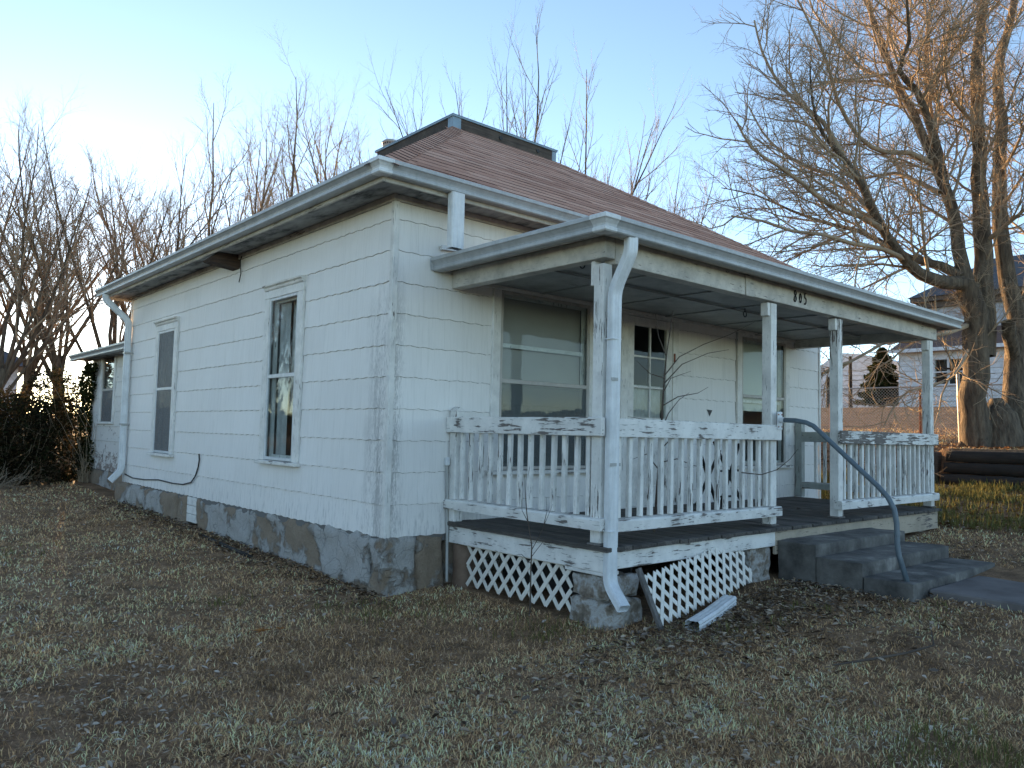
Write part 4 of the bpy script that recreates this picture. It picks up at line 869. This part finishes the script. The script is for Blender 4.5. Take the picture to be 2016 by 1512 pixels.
# vase-shaped bare trees behind and to the left
PV = dict(n=[4,7,6,4,3,2], wander=[.06,.09,.12,.15,.18,.2], trop=[0,.05,.07,.06,.05,.04], tip=[.75,.10,.15,.3,.4,.5], kids=[8,9.5,8,4.8,1.4,0], tmin=[.45,.2,.2,.15,.15,0], ang=[.40,.46,.52,.56,.6,.6], ratio=[2.55,.42,.5,.55,.6,.5], rmin=.0075, slim=.012)
def vase(name, label, x, y, H, seed, r=.19, P=PV, mc=M_TWIG, lean=(0, 0), group='bare trees behind the house', trunk=.30, stems=1):
    t = Tree(dict(P), seed); z = gz(x, y)
    for k in range(stems):
        a = 6.28*k/max(1, stems)+seed; sp = .22 if stems > 1 else 0
        t.grow((x+sp*math.cos(a), y+sp*math.sin(a), z-.15), nrm((lean[0]+.28*sp*math.cos(a)*4, lean[1]+.28*sp*math.sin(a)*4, 1)), H*trunk, r, 0)
    return t.meshes(name, label, 'tree', (x, y, z), group, mc=mc, sides=(9, 6, 4, 3, 3, 3))
def tree_copy(src, label, x, y, rot, sc, group=None):
    c = src.copy(); COL.objects.link(c); c.location = (x, y, gz(x, y)); c.rotation_euler = (0, 0, rot); c.scale = (sc, sc, sc); c['label'] = label
    if group: c['group'] = group
    for ch in list(src.children): d = ch.copy(); COL.objects.link(d); d.parent = c; d.matrix_parent_inverse = ch.matrix_parent_inverse.copy()
    return c
tA = vase('bare_tree', 'tall bare tree with spreading stems just left of the lean-to roof', 2.3, 20.8, 10.2, 3, .19, lean=(-.02, 0), stems=2)
tB = vase('bare_tree', 'leaning bare tree showing above the left gutter beside the tall trees', 5.4, 23.6, 9.8, 13, .17, lean=(.06, 0), stems=2)
tC = vase('bare_tree', 'round-headed bare tree standing alone above the middle of the left gutter', 9.2, 24.4, 12.8, 21, .18, lean=(-.02, 0), stems=2, trunk=.32)
tree_copy(tB, 'bare tree in the far left corner behind the dark bush', -.6, 19.0, 2.1, .86); tree_copy(tA, 'second bare tree from the left, its crown mixed with its neighbours', .9, 25.5, 3.4, .98)
tree_copy(tC, 'faint bare tree just left of the roof peak behind the gutter', 13.4, 25.5, 2.5, 1.02)
PW = dict(n=[4,8,6,4,3], wander=[.05,.05,.08,.12,.15], trop=[0,.05,.09,.09,.08], tip=[.7,.08,.2,.35,.5], kids=[11,12,7,2.4,0], tmin=[.4,.15,.12,.1,0], ang=[.33,.42,.5,.55,.6], ratio=[2.6,.34,.38,.45,.5], rmin=.0065, slim=.0095)
GW = 'whippy saplings behind the roof'
wA = vase('whip_tree', 'slender budded tree with upright whips right of the roof peak', 11.2, 10.6, 9.7, 41, .13, PW, M_TWIGB, (-.05, .03), GW, .32, 2)
wB = vase('whip_tree', 'low whippy tree fanning above the right slope of the roof', 14.0, 8.6, 8.4, 44, .12, PW, M_TWIGB, (-.05, .05), GW, .28, 2)
tree_copy(wA, 'thin budded tree poking up left of the roof peak by the vent pipe', 9.4, 16.0, 2.2, .84); tree_copy(wA, 'wispy tree directly behind the roof peak', 11.4, 14.6, 4.0, .9); tree_copy(wB, 'twiggy low tree half hidden behind the roof hip', 15.8, 9.4, 3., 1.)
# saplings at the porch
def sapling(name, label, stems, r=.008, mt=M_DTWIG):
    t = thing(name, label, 'sapling', stems[0][0])
    for i, s_ in enumerate(stems):
        n = len(s_); rr0 = r if i == 0 else r*.45
        obj('stem' if i == 0 else 'twig', MB().tube(s_, [rr0*(1-.75*k/(n-1)) for k in range(n)], 5), mt, t)
    return t
sapling('sapling', 'thin leafless sapling growing up inside the porch before the front door', [
 [(1.60,-1.5,.5),(1.619,-1.5,.74),(1.664,-1.5,1.195),(1.692,-1.5,1.53),(1.72,-1.5,1.869),(1.744,-1.5,2.041),(1.79,-1.5,2.25),(1.828,-1.5,2.43)],
 [(1.72,-1.5,1.87),(1.95,-1.48,2.05),(2.344,-1.45,2.195),(2.8,-1.42,2.33),(3.25,-1.4,2.50)], [(1.71,-1.5,1.80),(1.92,-1.53,1.98),(2.25,-1.56,2.10),(2.541,-1.58,2.155)],
 [(1.70,-1.5,1.72),(1.86,-1.46,1.86),(2.196,-1.42,1.945)], [(1.70,-1.5,1.62),(1.84,-1.55,1.70),(2.05,-1.6,1.74),(2.2,-1.6,1.80)], [(1.69,-1.5,1.42),(1.78,-1.5,1.56),(1.95,-1.48,1.68),(2.12,-1.46,1.75)],
 [(1.74,-1.5,2.04),(1.70,-1.45,2.2),(1.72,-1.4,2.4)], [(1.68,-1.5,1.4),(1.55,-1.45,1.5),(1.38,-1.4,1.52)], [(1.67,-1.5,1.25),(1.8,-1.55,1.38),(1.95,-1.58,1.5)], [(1.65,-1.5,1.1),(1.5,-1.5,1.22),(1.3,-1.52,1.18)],
 [(1.66,-1.5,1.15),(1.9,-1.5,1.18),(2.2,-1.45,1.12),(2.5,-1.4,1.08)], [(1.72,-1.5,1.85),(1.6,-1.45,1.88),(1.45,-1.42,1.98)]], .013)
sapling('sapling', 'small leafless sapling standing against the left porch skirt by the lattice', [
 [(.5,-1.23,.02),(.5,-1.23,.34),(.5,-1.235,.53),(.5,-1.172,.767),(.5,-1.15,.918),(.5,-1.14,1.05)], [(.5,-1.235,.5),(.49,-1.33,.62),(.48,-1.434,.79),(.48,-1.47,.86)], [(.5,-1.235,.45),(.5,-1.36,.58),(.5,-1.45,.60)],
 [(.5,-1.19,.7),(.5,-1.12,.78),(.5,-1.10,.9)], [(.5,-1.23,.4),(.52,-1.1,.45),(.5,-.98,.42)], [(.49,-1.37,.70),(.49,-1.40,.8),(.5,-1.38,.9)]], .007)
tw = MB().tube([(2.25,-1.9,1.08),(2.5,-1.93,1.06),(2.72,-1.95,1.10),(2.9,-1.97,1.19),(3.02,-1.98,1.28)], [.005,.0045,.004,.003,.002], 5); tag(obj('bare_twig', tw, M_DTWIG), 'thin bare twig poking out through the front railing', 'twig')
for (pts, lb) in (([(-.19,3.63,.135),(-.21,3.0,.12),(-.235,2.4,.10),(-.25,2.05,.085)], 'dark old pipe lying in the grass beside the foundation'),):
    tag(obj('old_pipe', MB().tube([(a, b, gz(a, b)+.012) for a, b, c in pts], .022, 8), M_TIMBER, None, True), lb, 'pipe')
tag(obj('fallen_branch', MB().tube([(1.0,-3.3,gz(1,-3.3)+.03),(1.25,-3.41,gz(1.2,-3.4)+.035),(1.5,-3.5,gz(1.5,-3.5)+.03),(1.69,-3.6,gz(1.69,-3.6)+.06),(1.78,-3.55,gz(1.8,-3.6)+.12)], [.005,.008,.007,.006,.003], 6), M_DTWIG), 'thin fallen branch lying in the grass before the steps', 'branch')

# ------------------------------------------------------------------ leaf clouds
def leaf_quads(C, size, rng, nrm_bias=None):
    n = len(C); A = rng.normal(size=(n, 3)); A /= np.linalg.norm(A, axis=1, keepdims=True); B = rng.normal(size=(n, 3)); B -= A*(A*B).sum(1, keepdims=True); B /= np.linalg.norm(B, axis=1, keepdims=True)
    s = size*(rng.uniform(.55, 1.3, n))[:, None]; N = np.cross(A, B)
    V = np.stack([C-A*s*.9, C+B*s*.42+N*s*.12, C+A*s, C-B*s*.42+N*s*.12], 1).reshape(-1, 3); F_ = np.arange(n*4).reshape(-1, 4); return V, F_
def lobe_points(lobes, n, rng, shell=.55):
    vol = np.array([a[3]*a[4]*a[5] for a in lobes]); k = rng.choice(len(lobes), n, p=vol/vol.sum()); L = np.array(lobes)[k]
    d = rng.normal(size=(n, 3)); d /= np.linalg.norm(d, axis=1, keepdims=True); r = rng.uniform(0, 1, n)**(1/3)*(1-shell)+shell*rng.uniform(.6, 1.05, n)
    return L[:, :3]+d*L[:, 3:6]*r[:, None]
def bush(name, label, lobes, n, size, cols, seed, twigs=500, zmin=None, cat='bush'):
    rng = np.random.default_rng(seed); c = np.mean([l[:2] for l in lobes], 0); root = thing(name, label, cat, (float(c[0]), float(c[1]), gz(*c)))
    C = lobe_points(lobes, n, rng); C = C[C[:, 2] > ground_z(C[:, 0], C[:, 1])+.02]; V, F_ = leaf_quads(C, size, rng)
    cc = np.array(cols)[rng.integers(0, len(cols), len(C))]*rng.uniform(.6, 1.3, (len(C), 1)); cc = np.concatenate([cc, np.ones((len(C), 1))], 1)
    npmesh('foliage', V, F_, M_LEAF, root, col=np.repeat(cc, 4, 0))
    t = Tree(dict(n=[5], wander=[.25], trop=[.02], tip=[.3], kids=[0], tmin=[0], ang=[0], ratio=[0], rmin=.003), seed)
    for i in range(twigs):
        p = lobe_points(lobes, 1, rng, .3)[0]; g = gz(p[0], p[1]); b = (c[0]+(p[0]-c[0])*.6, c[1]+(p[1]-c[1])*.6, g); d = nrm(tuple(p-np.array(b)))
        L = float(np.linalg.norm(p-np.array(b)))*rng.uniform(.8, 1.25); t.grow(b, d, L, .006, 0)
    (n_, l_), lst = next(iter(t.ch.items())); tm = MB()
    for pts, rad in lst: tm.tube(pts, rad, 3, False)
    obj('branches', tm, M_TWIG, root); return root
bush('overgrown_bush', 'dense dark overgrown bush against the corner of the rear lean-to', [
 (-.05,11.6,.95,.8,.9,1.05), (-.75,11.5,1.25,.9,.8,.7), (-1.7,11.6,1.0,1.0,.8,.6), (-.2,11.9,1.75,.65,.8,.75), (-.9,11.7,.75,.9,.9,.85), (-1.6,11.3,.6,.9,.9,.70), (-.45,11.3,.55,.8,.7,.6), (-2.4,11.0,.45,.9,.8,.55), (-1.2,12.6,1.1,1.2,1.,1.0), (-2.6,12.2,.6,1.2,1.,.75)], 48000, .040,
 [(.026,.030,.014), (.034,.036,.016), (.055,.042,.022), (.07,.048,.026), (.03,.025,.016)], 5, 900)
bush('climbing_vine', 'leafy vine climbing the corner of the rear lean-to up to its gutter', [
 (.2,11.0,1.2,.13,.22,.75), (.2,10.95,2.1,.14,.35,.40), (.18,10.7,2.40,.10,.40,.12), (.22,11.1,.7,.15,.25,.4), (.23,10.6,.75,.05,.12,.35)], 4200, .034, [(.03,.042,.014), (.02,.028,.011), (.05,.05,.018)], 6, 60, cat='vine')
bush('dry_weeds', 'tangle of tan dry weeds at the foot of the dark bush', [(-1.6,10.3,.25,1.3,.3,.25), (-2.9,9.9,.2,1.,.3,.22)], 700, .03, [(.16,.12,.075), (.10,.07,.045)], 8, 500, cat='weeds')

# ================================================================== RIGHT-HAND BANK AND NEIGHBOURS
rw = thing('timber_retaining_wall', 'low retaining wall of blackened old timbers under the big tree', 'retaining wall', (11.8, -1.6, .55))
for k in range(4):
    y = .06-.04*k
    while y > -5:
        L = random.uniform(1.6, 2.2); rough_block('timber', 11.66+.03*k, 11.86+.02*k, y-L, y-.006, .40+k*.208, .40+(k+1)*.208-.006, M_TIMBER, rw, .010, int(k*9+y*7)+90, .12, .012); y -= L
rough_block('end_timber', 11.68, 13.0, .065, .22, .45, 1.20, M_OLD, rw, .02, 133, .1, .02)
def lap_wall(parent, x, y0, y1, z0, z1, h, mat, holes=()):
    n = int((z1-z0)/h+.5)
    for k in range(n):
        za, zb = z0+k*h, min(z0+(k+1)*h, z1)
        for (a, b, c, d) in rects_minus(y0, y1, za, zb-.012, holes):
            obj('siding_board', MB().prism([(x-.05, a, c), (x-.015, a, d), (x, a, d), (x, a, c)], (0, b-a, 0)), mat, parent)
nh = thing('neighbour_house', 'two-storey pale neighbouring house with dark roof seen past the big tree', 'house', (40, 5, 3.05))
g0 = 3.0; hole = (7.75, 9.15, 4.05, 5.35)
core = MB()
for (a, b, c, d) in rects_minus(1.5, 10.7, g0-.4, 5.85, [(7.85, 9.05, 4.12, 5.28)]): core.box(36., 36.15, a, b, c, d)
core.box(36.151, 44, 10.55, 10.7, g0-.4, 5.85); lw = obj('lower_wall', core, M_NWHITE, nh); lap_wall(lw, 35.999, 1.5, 10.72, g0+.05, 5.8, .25, M_NWHITE, [hole])
m = MB().cbox(35.93, 35.999, 7.75, 7.85, 4.05, 5.35).cbox(35.93, 35.999, 9.05, 9.15, 4.05, 5.35).cbox(35.93, 35.999, 7.851, 9.049, 5.28, 5.35).cbox(35.93, 35.999, 7.851, 9.049, 4.05, 4.12).cbox(35.94, 35.999, 8.40, 8.50, 4.121, 5.279).cbox(35.95, 35.999, 7.851, 9.049, 4.66, 4.72)
wn = obj('window', m, M_NWHITE, nh)
for (a, b) in ((7.851, 8.399), (8.501, 9.049)):
    for (c, d) in ((4.121, 4.659), (4.721, 5.279)): obj('pane', MB().box(35.975, 35.98, a, b, c, d), M_GLASS, wn)
obj('room', MB().box(36.4, 36.45, 7.5, 9.4, 4, 5.6), M_DARK, nh)
obj('lower_roof', MB().prism([(35.5, 11.0, 5.80), (38.6, 11.0, 7.05), (38.6, 11.0, 6.9), (35.5, 11.0, 5.68)], (0, -9.6, 0)), M_NROOFB, nh)
obj('eave_board', MB().cbox(35.44, 35.495, 1.4, 11.0, 5.66, 5.83), M_NWHITE, nh)
uw = obj('upper_wall', MB().box(38.6, 45, 1.5, 10.55, 5.5, 8.6), M_NGREY, nh); lap_wall(uw, 38.599, 1.5, 10.56, 6.95, 8.2, .25, M_NGREY)
obj('eave_cornice', MB().box(38.1, 45.4, 1.1, 11.0, 8.5, 8.72).box(38.35, 38.595, 1.3, 10.8, 8.2, 8.498), mat_flat('cornice_brown', (.10,.075,.06)), nh)
m = MB(); m.v = [(38.0, .9, 8.721), (45.5, .9, 8.721), (45.5, 11.1, 8.721), (38.0, 11.1, 8.721), (41.7, 3.8, 11.0), (41.7, 8.2, 11.0)]; m.f = [(0,1,4), (1,2,5,4), (2,3,5), (3,0,4,5), (0,3,2,1)]; obj('upper_roof', m, M_NROOF, nh)
# white outbuilding further left
wb_ = thing('white_outbuilding', 'plain white gabled outbuilding far off, framed by the porch posts', 'building', (46, 17, 3.2))
b0 = obj('wall', MB().box(44.5, 50, 13.2, 19.4, 2.9, 5.75), M_NWHITE, wb_); lap_wall(b0, 44.499, 13.2, 19.4, 3.3, 5.7, .3, M_NWHITE)
obj('gable', MB().prism([(44.45, 13.0, 5.751), (44.45, 19.6, 5.751), (44.45, 18.0, 6.9), (44.45, 16.6, 6.75)], (5.6, 0, 0)), M_NWHITE, wb_)
for (y, nm) in ((13.99, 'tallest'), (14.8, 'shorter')):
    h = 2.75 if nm == 'tallest' else 1.6; x = 37.8 if nm == 'tallest' else 36.9
    m = MB().tube([(x, y, gz(x, y)-.2), (x, y, gz(x, y)+h)], [.11, .09], 8); o = obj('wooden_post', m, M_TIMBER); tag(o, f'{nm} of two dark wooden posts before the white outbuilding', 'post', 'posts before the outbuilding')
# evergreen
rng = np.random.default_rng(4); et = thing('evergreen_tree', 'dark conical evergreen between the white outbuilding and the neighbouring house', 'tree', (37.1, 12.0, 3.0))
obj('trunk', MB().tube([(37.1, 12.0, 2.7), (37.1, 12.0, 5.9)], [.13, .03], 8), M_BARK, et)
n = 9000; hh = rng.uniform(0, 1, n)**.8; rad = (1.08*(1-hh)**.75+.06)*(.45+.55*rng.uniform(0, 1, n)**.5)*(1+.22*np.sin(hh*40+rng.uniform(0, 1, n))); an = rng.uniform(0, 6.28, n)
C = np.stack([37.1+rad*np.cos(an), 12.0+rad*np.sin(an), 3.05+hh*3.05+rad*.15], 1); V, F_ = leaf_quads(C, .12, rng); cc = np.array([(.020,.030,.012), (.03,.038,.014), (.05,.045,.018)])[rng.integers(0, 3, n)]
npmesh('crown', V, F_, M_LEAF, et, col=np.repeat(np.concatenate([cc, np.ones((n, 1))], 1), 4, 0))
# chain-link fence
fc = thing('chain_link_fence', 'rusty chain-link fence along the neighbouring yard behind the porch', 'fence', (16, 3, 1.5))
fy = [9.5, 7.0, 4.5, 2.0, -.5, -3.0]
for y in fy: obj('post', MB().tube([(16, y, gz(16, y)-.2), (16, y, gz(16, y)+1.2)], .028, 8), M_RUST, fc)
obj('top_rail', MB().tube([(16, -3, gz(16,0)+1.18), (16, 9.5, gz(16,0)+1.18)], .018, 8), M_GALV, fc)
m = MB(); zb_ = gz(16, 0)+.04; y = -3.
while y < 9.5:
    for sg in (1, -1):
        a, b = y, y+sg*1.12
        m.beam((16+.004*sg, a, zb_), (16+.004*sg, b, zb_+1.12), .0045, .0045)
    y += .075
tag(obj('wire_mesh', m, M_GALV, fc), kind='stuff')
cl = thing('clothesline_pole', 'thin galvanised clothesline pole with crossbar beside the big tree', 'pole', (13.95, .44, 1.3))
obj('pole', MB().tube([(13.98, .44, 1.2), (13.87, .44, 2.87)], .035, 10), M_GALV, cl); obj('crossbar', MB().tube([(13.55, .75, 2.885), (13.9, .40, 2.88), (14.05, .25, 2.87)], .022, 8), M_TIMBER, cl)
tag(obj('rusty_fence_stake', MB().tube([(13.92, 3.16, 1.2), (13.89, 3.15, 2.2)], .03, 8), M_RUST), 'short rusty stake glowing in the sun beside the porch end', 'stake')
# left neighbour
ln = thing('far_left_house', 'white house with grey hip roof glimpsed through the trees at far left', 'house', (0, 42, 1))
l0 = obj('wall', MB().box(-6, 3.3, 38.5, 47, .5, 4.0), M_NWHITE, ln)
for k in range(11): obj('siding_board', MB().prism([(-6, 38.45, 1.0+k*.27), (-6, 38.485, 1.26+k*.27), (-6, 38.499, 1.26+k*.27), (-6, 38.499, 1.0+k*.27)], (9.3, 0, 0)), M_NWHITE, l0)
m = MB(); m.v = [(-6.6, 37.8, 4.0), (4.2, 37.8, 4.0), (4.2, 47.6, 4.0), (-6.6, 47.6, 4.0), (-2.5, 42.5, 6.3), (.2, 42.5, 6.3)]; m.f = [(0,1,5,4), (1,2,5), (2,3,4,5), (3,0,4), (0,3,2,1)]; obj('roof', m, M_NROOF, ln)
# bare trees across the street, behind the camera: what the panes reflect
for (x, y, sd_, lb) in ((-15, 3, 61, 'nearest bare tree across the side street'), (-18, 12, 63, 'second bare tree across the side street'), (2, -19, 65, 'bare tree across the front street'), (-7, 19, 67, 'bare tree just outside the left edge of the yard'), (-11, 25, 69, 'farther bare tree outside the left edge of the yard')): tree_copy((tA, tB)[sd_//2 % 2], lb, x, y, sd_*1., 1.05, 'trees across the street').name = 'street_tree'
rng = np.random.default_rng(77); C = []  # unseen thicket rows, added to block low horizon light and its pane reflections
for (x0, y0, x1, y1) in ((-46, -50, -46, 62), (-46, -50, 80, -50), (-46, 62, -9, 66)):
    t_ = rng.uniform(0, 1, 9000); hgt = 1.4+1.6*np.abs(np.sin(t_*23))+rng.normal(0, .3, 9000); C.append(np.stack([x0+(x1-x0)*t_+rng.normal(0, 2, 9000), y0+(y1-y0)*t_+rng.normal(0, 2, 9000), rng.uniform(0, 1, 9000)**.8*hgt-.5], 1))
C = np.concatenate(C); V, F_ = leaf_quads(C, .8, rng); cc = np.array([(.05,.04,.03), (.07,.055,.04), (.035,.035,.022)])[rng.integers(0, 3, len(C))]
tag(npmesh('added_horizon_thicket', V, F_, M_LEAF, col=np.repeat(np.concatenate([cc, np.ones((len(C), 1))], 1), 4, 0)), 'unseen brown thicket added to block low horizon light', 'thicket', kind='stuff')

# ================================================================== GRASS, LEAVES
def blocked(x, y):
    b = (x > -.03) & (x < WID) & (y > -.03) & (y < LEN+3.6)
    b |= (x > .62) & (x < 6.5) & (y > -1.88) & (y < .1)
    b |= (x > 2.86) & (x < 4.70) & (y > -3.03) & (y < -1.8)
    b |= (x > 3.10) & (x < 4.63) & (y < -3.0)
    b |= (x > 11.6) & (x < 12.0) & (y < .2)
    return b
def polar(n, r0, r1, rng, half=R(50)):
    r = np.exp(rng.uniform(np.log(r0), np.log(r1), n)); a = YAW+rng.uniform(-half, half, n); return CAM.x+r*np.cos(a), CAM.y+r*np.sin(a), r
def fbm(x, y, s, seed=0):
    xs = np.asarray(x)*s+seed*7.3; ys = np.asarray(y)*s-seed*3.1; o = 0; amp = 1.
    for k in range(4):
        a, b = xs*2**k, ys*2**k; i, j = np.floor(a), np.floor(b); fa, fb = a-i, b-j; fa, fb = fa*fa*(3-2*fa), fb*fb*(3-2*fb)
        h = lambda p, q: np.modf(np.abs(np.sin(p*127.1+q*311.7+k*17+seed)*43758.5453))[0]
        o = o+amp*((h(i, j)*(1-fa)+h(i+1, j)*fa)*(1-fb)+(h(i, j+1)*(1-fa)+h(i+1, j+1)*fa)*fb); amp *= .5
    return o/1.875
rng = np.random.default_rng(12)
TUFTS = [(-1.16,.39,.14,.8), (-.55,-.15,.2,.35), (-.40,-.5,.25,.5), (-.15,-.62,.3,.55), (.22,-1.55,.22,.55), (.33,-1.75,.15,.5), (1.2,-2.35,.2,.4), (1.55,-2.55,.18,.5), (2.1,-2.6,.15,.5), (.34,-4.2,.3,.6), (.1,-3.4,.12,.3), (2.6,-3.3,.2,.5), (-3.,2.,.3,.25), (-2.,3.5,.3,.25)]
NB = 560000
x, y, r = polar(NB, 1.9, 24, rng, R(43)); keep = ~blocked(x, y); patch = fbm(x, y, .9, 1); keep &= rng.uniform(0, 1, NB) < np.clip(.35+1.6*(patch-.3), .25, 1)
x, y, r, patch = x[keep], y[keep], r[keep], patch[keep]; n = len(x); z = ground_z(x, y)
green = fbm(x, y, 1.6, 5); gm = (x > 6.6) & (x < 11.6) & (green > .36) & (rng.uniform(0, 1, n) < .75)
for (cx_, cy_, rr_, pr) in TUFTS: gm |= rng.uniform(0, 1, n) < pr*np.exp(-((x-cx_)**2+(y-cy_)**2)/rr_**2)*np.clip(3*(fbm(x, y, 7., 8)-.35), 0, 1)
sunny = (x > 6.6) & (x < 11.6) & gm
ln_ = np.where(sunny, rng.uniform(.08, .17, n), 1.)*np.where(gm, np.where(sunny, 1., rng.uniform(.045, .10, n)), rng.uniform(.022, .056, n))*np.clip(1+(r-6)*.02, 1, 1.4); az = rng.uniform(0, 6.283, n); tilt = np.where(gm, rng.uniform(.1, .7, n), rng.uniform(.6, 1.6, n)); wd_ = rng.uniform(.0014, .0028, n)*np.clip(r/4.2, 1, 5)
dx, dy = np.cos(az), np.sin(az); px, py = -dy, dx; curl = rng.uniform(-.5, .9, n)
p0 = np.stack([x, y, z-.004], 1); h1 = ln_*.55; t1 = tilt*.7
p1 = p0+np.stack([dx*np.sin(t1)*h1, dy*np.sin(t1)*h1, np.cos(t1)*h1], 1)
t2 = tilt+curl; az2 = az+rng.uniform(-.9, .9, n); p2 = p1+np.stack([np.cos(az2)*np.sin(t2)*ln_*.5, np.sin(az2)*np.sin(t2)*ln_*.5, np.cos(t2)*ln_*.5], 1); p2[:, 2] = np.maximum(p2[:, 2], z+.003)
S = np.stack([px*wd_, py*wd_, np.zeros(n)], 1)
V = np.stack([p0, p1+S, p2, p1-S], 1).reshape(-1, 3); b = np.arange(n)*4
F_ = np.concatenate([np.stack([b, b+1, b+3], 1), np.stack([b+3, b+1, b+2], 1)])
pal = np.array([(.78,.50,.26), (.66,.42,.215), (.48,.30,.16), (.80,.57,.34), (.27,.165,.09), (.62,.42,.26)]); cc = pal[rng.integers(0, 6, n)]*rng.uniform(.65, 1.2, (n, 1))
tone = (np.clip(1.25+1.6*(fbm(x, y, .8, 9)-.50), .85, 1.55)*np.clip(.35+1.4*fbm(x, y, 5., 4), .6, 1.4))[:, None]; cc = cc*tone
gp = np.array([(.15,.145,.05), (.18,.17,.065), (.12,.115,.042)]); cc[gm] = gp[rng.integers(0, 3, n)][gm]*rng.uniform(.7, 1.3, (n, 1))[gm]
cc = np.minimum(cc, .8)
npc = np.repeat(np.concatenate([cc, np.ones((n, 1))], 1), 4, 0)
tag(npmesh('lawn_grass', V, F_, M_GRASS, col=npc), 'matted dry straw-coloured lawn grass with green tufts', 'grass', kind='stuff')
# dead leaves
def litter(n, gen, rng, size, pal, name, label):
    x, y = gen(n); k = ~blocked(x, y); x, y = x[k], y[k]; n = len(x); z = ground_z(x, y)+rng.uniform(.006, .035, n)
    az = rng.uniform(0, 6.283, n); s = size*rng.uniform(.5, 1.25, n); A = np.stack([np.cos(az), np.sin(az), rng.uniform(-.35, .35, n)], 1); B = np.stack([-np.sin(az), np.cos(az), rng.uniform(-.45, .45, n)], 1); C = np.stack([x, y, z], 1); up_ = np.array([0, 0, 1.])
    w_ = rng.uniform(.28, .5, n)[:, None]*s[:, None]; cu = rng.uniform(.05, .4, n)[:, None]*s[:, None]; L = A*s[:, None]
    V = np.stack([C-L, C-L*.25+B*w_+up_*cu, C+L*.45+B*w_*.8+up_*cu*1.2, C+L+up_*cu*.5, C+L*.45-B*w_*.8+up_*cu, C-L*.25-B*w_+up_*cu*.8, C+L*.05], 1).reshape(-1, 3); b = np.arange(n)*7
    F_ = np.concatenate([np.stack([b, b+6, b+1], 1), np.stack([b+1, b+6, b+2], 1), np.stack([b+2, b+6, b+3], 1), np.stack([b+3, b+6, b+4], 1), np.stack([b+4, b+6, b+5], 1), np.stack([b+5, b+6, b], 1)])
    cc = np.array(pal)[rng.integers(0, len(pal), n)]*rng.uniform(.7, 1.2, (n, 1))
    return tag(npmesh(name, V, F_, M_LITTER, col=np.repeat(np.concatenate([cc, np.ones((n, 1))], 1), 7, 0)), label, 'leaves', kind='stuff')
PALG = [(.38,.29,.21), (.46,.37,.28), (.28,.20,.14), (.20,.135,.09), (.54,.46,.38)]; PALB = [(.13,.085,.05), (.17,.12,.08), (.09,.06,.04), (.24,.19,.14), (.20,.16,.13)]
def g1(n):
    x, y, r = polar(n, 1.7, 14, rng); k = rng.uniform(0, 1, n) < np.clip((fbm(x, y, .8, 3)-.36)*3.2, .22, 1); return x[k], y[k]
litter(30000, g1, rng, .019, PALG, 'leaf_litter', 'pale curled dead leaves scattered over the lawn')
def g2(n): return rng.normal(2.2, 1.5, n), -2.05-np.abs(rng.normal(0, .55, n))
litter(4200, g2, rng, .025, PALB+PALG[:2], 'leaf_drift', 'drift of brown dead leaves gathered before the porch and steps')
def g4(n): return -.04-np.abs(rng.normal(0, .22, n)), rng.uniform(-.3, 7.4, n)
litter(1500, g4, rng, .026, PALB, 'foundation_leaves', 'brown leaves and debris lodged along the foot of the foundation')
def g3(n): return rng.uniform(6.6, 13.5, n), rng.uniform(-3, 4.5, n)
litter(2600, g3, rng, .06, [(.22,.10,.04), (.28,.16,.07), (.16,.09,.05)], 'sunlit_leaves', 'rusty leaves lying in the sunlit grass right of the porch')
def big_leaf(x, y, s, az, label):
    m = MB(); z = gz(x, y)+.035; pts = []
    for k in range(16): a = k*2*math.pi/16; rr = s*(.62+.38*math.cos(k*math.pi) if k % 4 else .95)*(1.15 if k == 0 else 1); pts.append((rr*math.cos(a), rr*.7*math.sin(a), .25*s*abs(math.sin(a))))
    c, s_ = math.cos(az), math.sin(az); m.v = [(x, y, z)]+[(x+a*c-b*s_, y+a*s_+b*c, z+h) for a, b, h in pts]; m.f = [(0, 1+i, 1+(i+1) % 16) for i in range(16)]
    tag(obj('fallen_leaf', m, mat_flat('orange_leaf', (.30,.13,.035), .8)), label, 'leaf', 'orange leaves on the lawn')
big_leaf(-1.27, -.56, .075, .3, 'large orange fallen leaf on the lawn before the house corner'); big_leaf(-1.15, -.57, .05, 1.2, 'smaller orange fallen leaf touching the large one on the lawn')
# leaves on the porch floor
m = MB()
for k in range(3): 
    xx, yy = 3.6+k*.5, -.5-.3*k; z = .592; m.v += [(xx, yy, z), (xx+.05, yy+.02, z+.02), (xx+.09, yy, z+.005), (xx+.04, yy-.03, z+.015)]; m.f.append((4*k, 4*k+1, 4*k+2, 4*k+3))
tag(obj('porch_leaves', m, M_OLD), 'few dark leaves lying on the porch deck', 'leaves', kind='stuff')
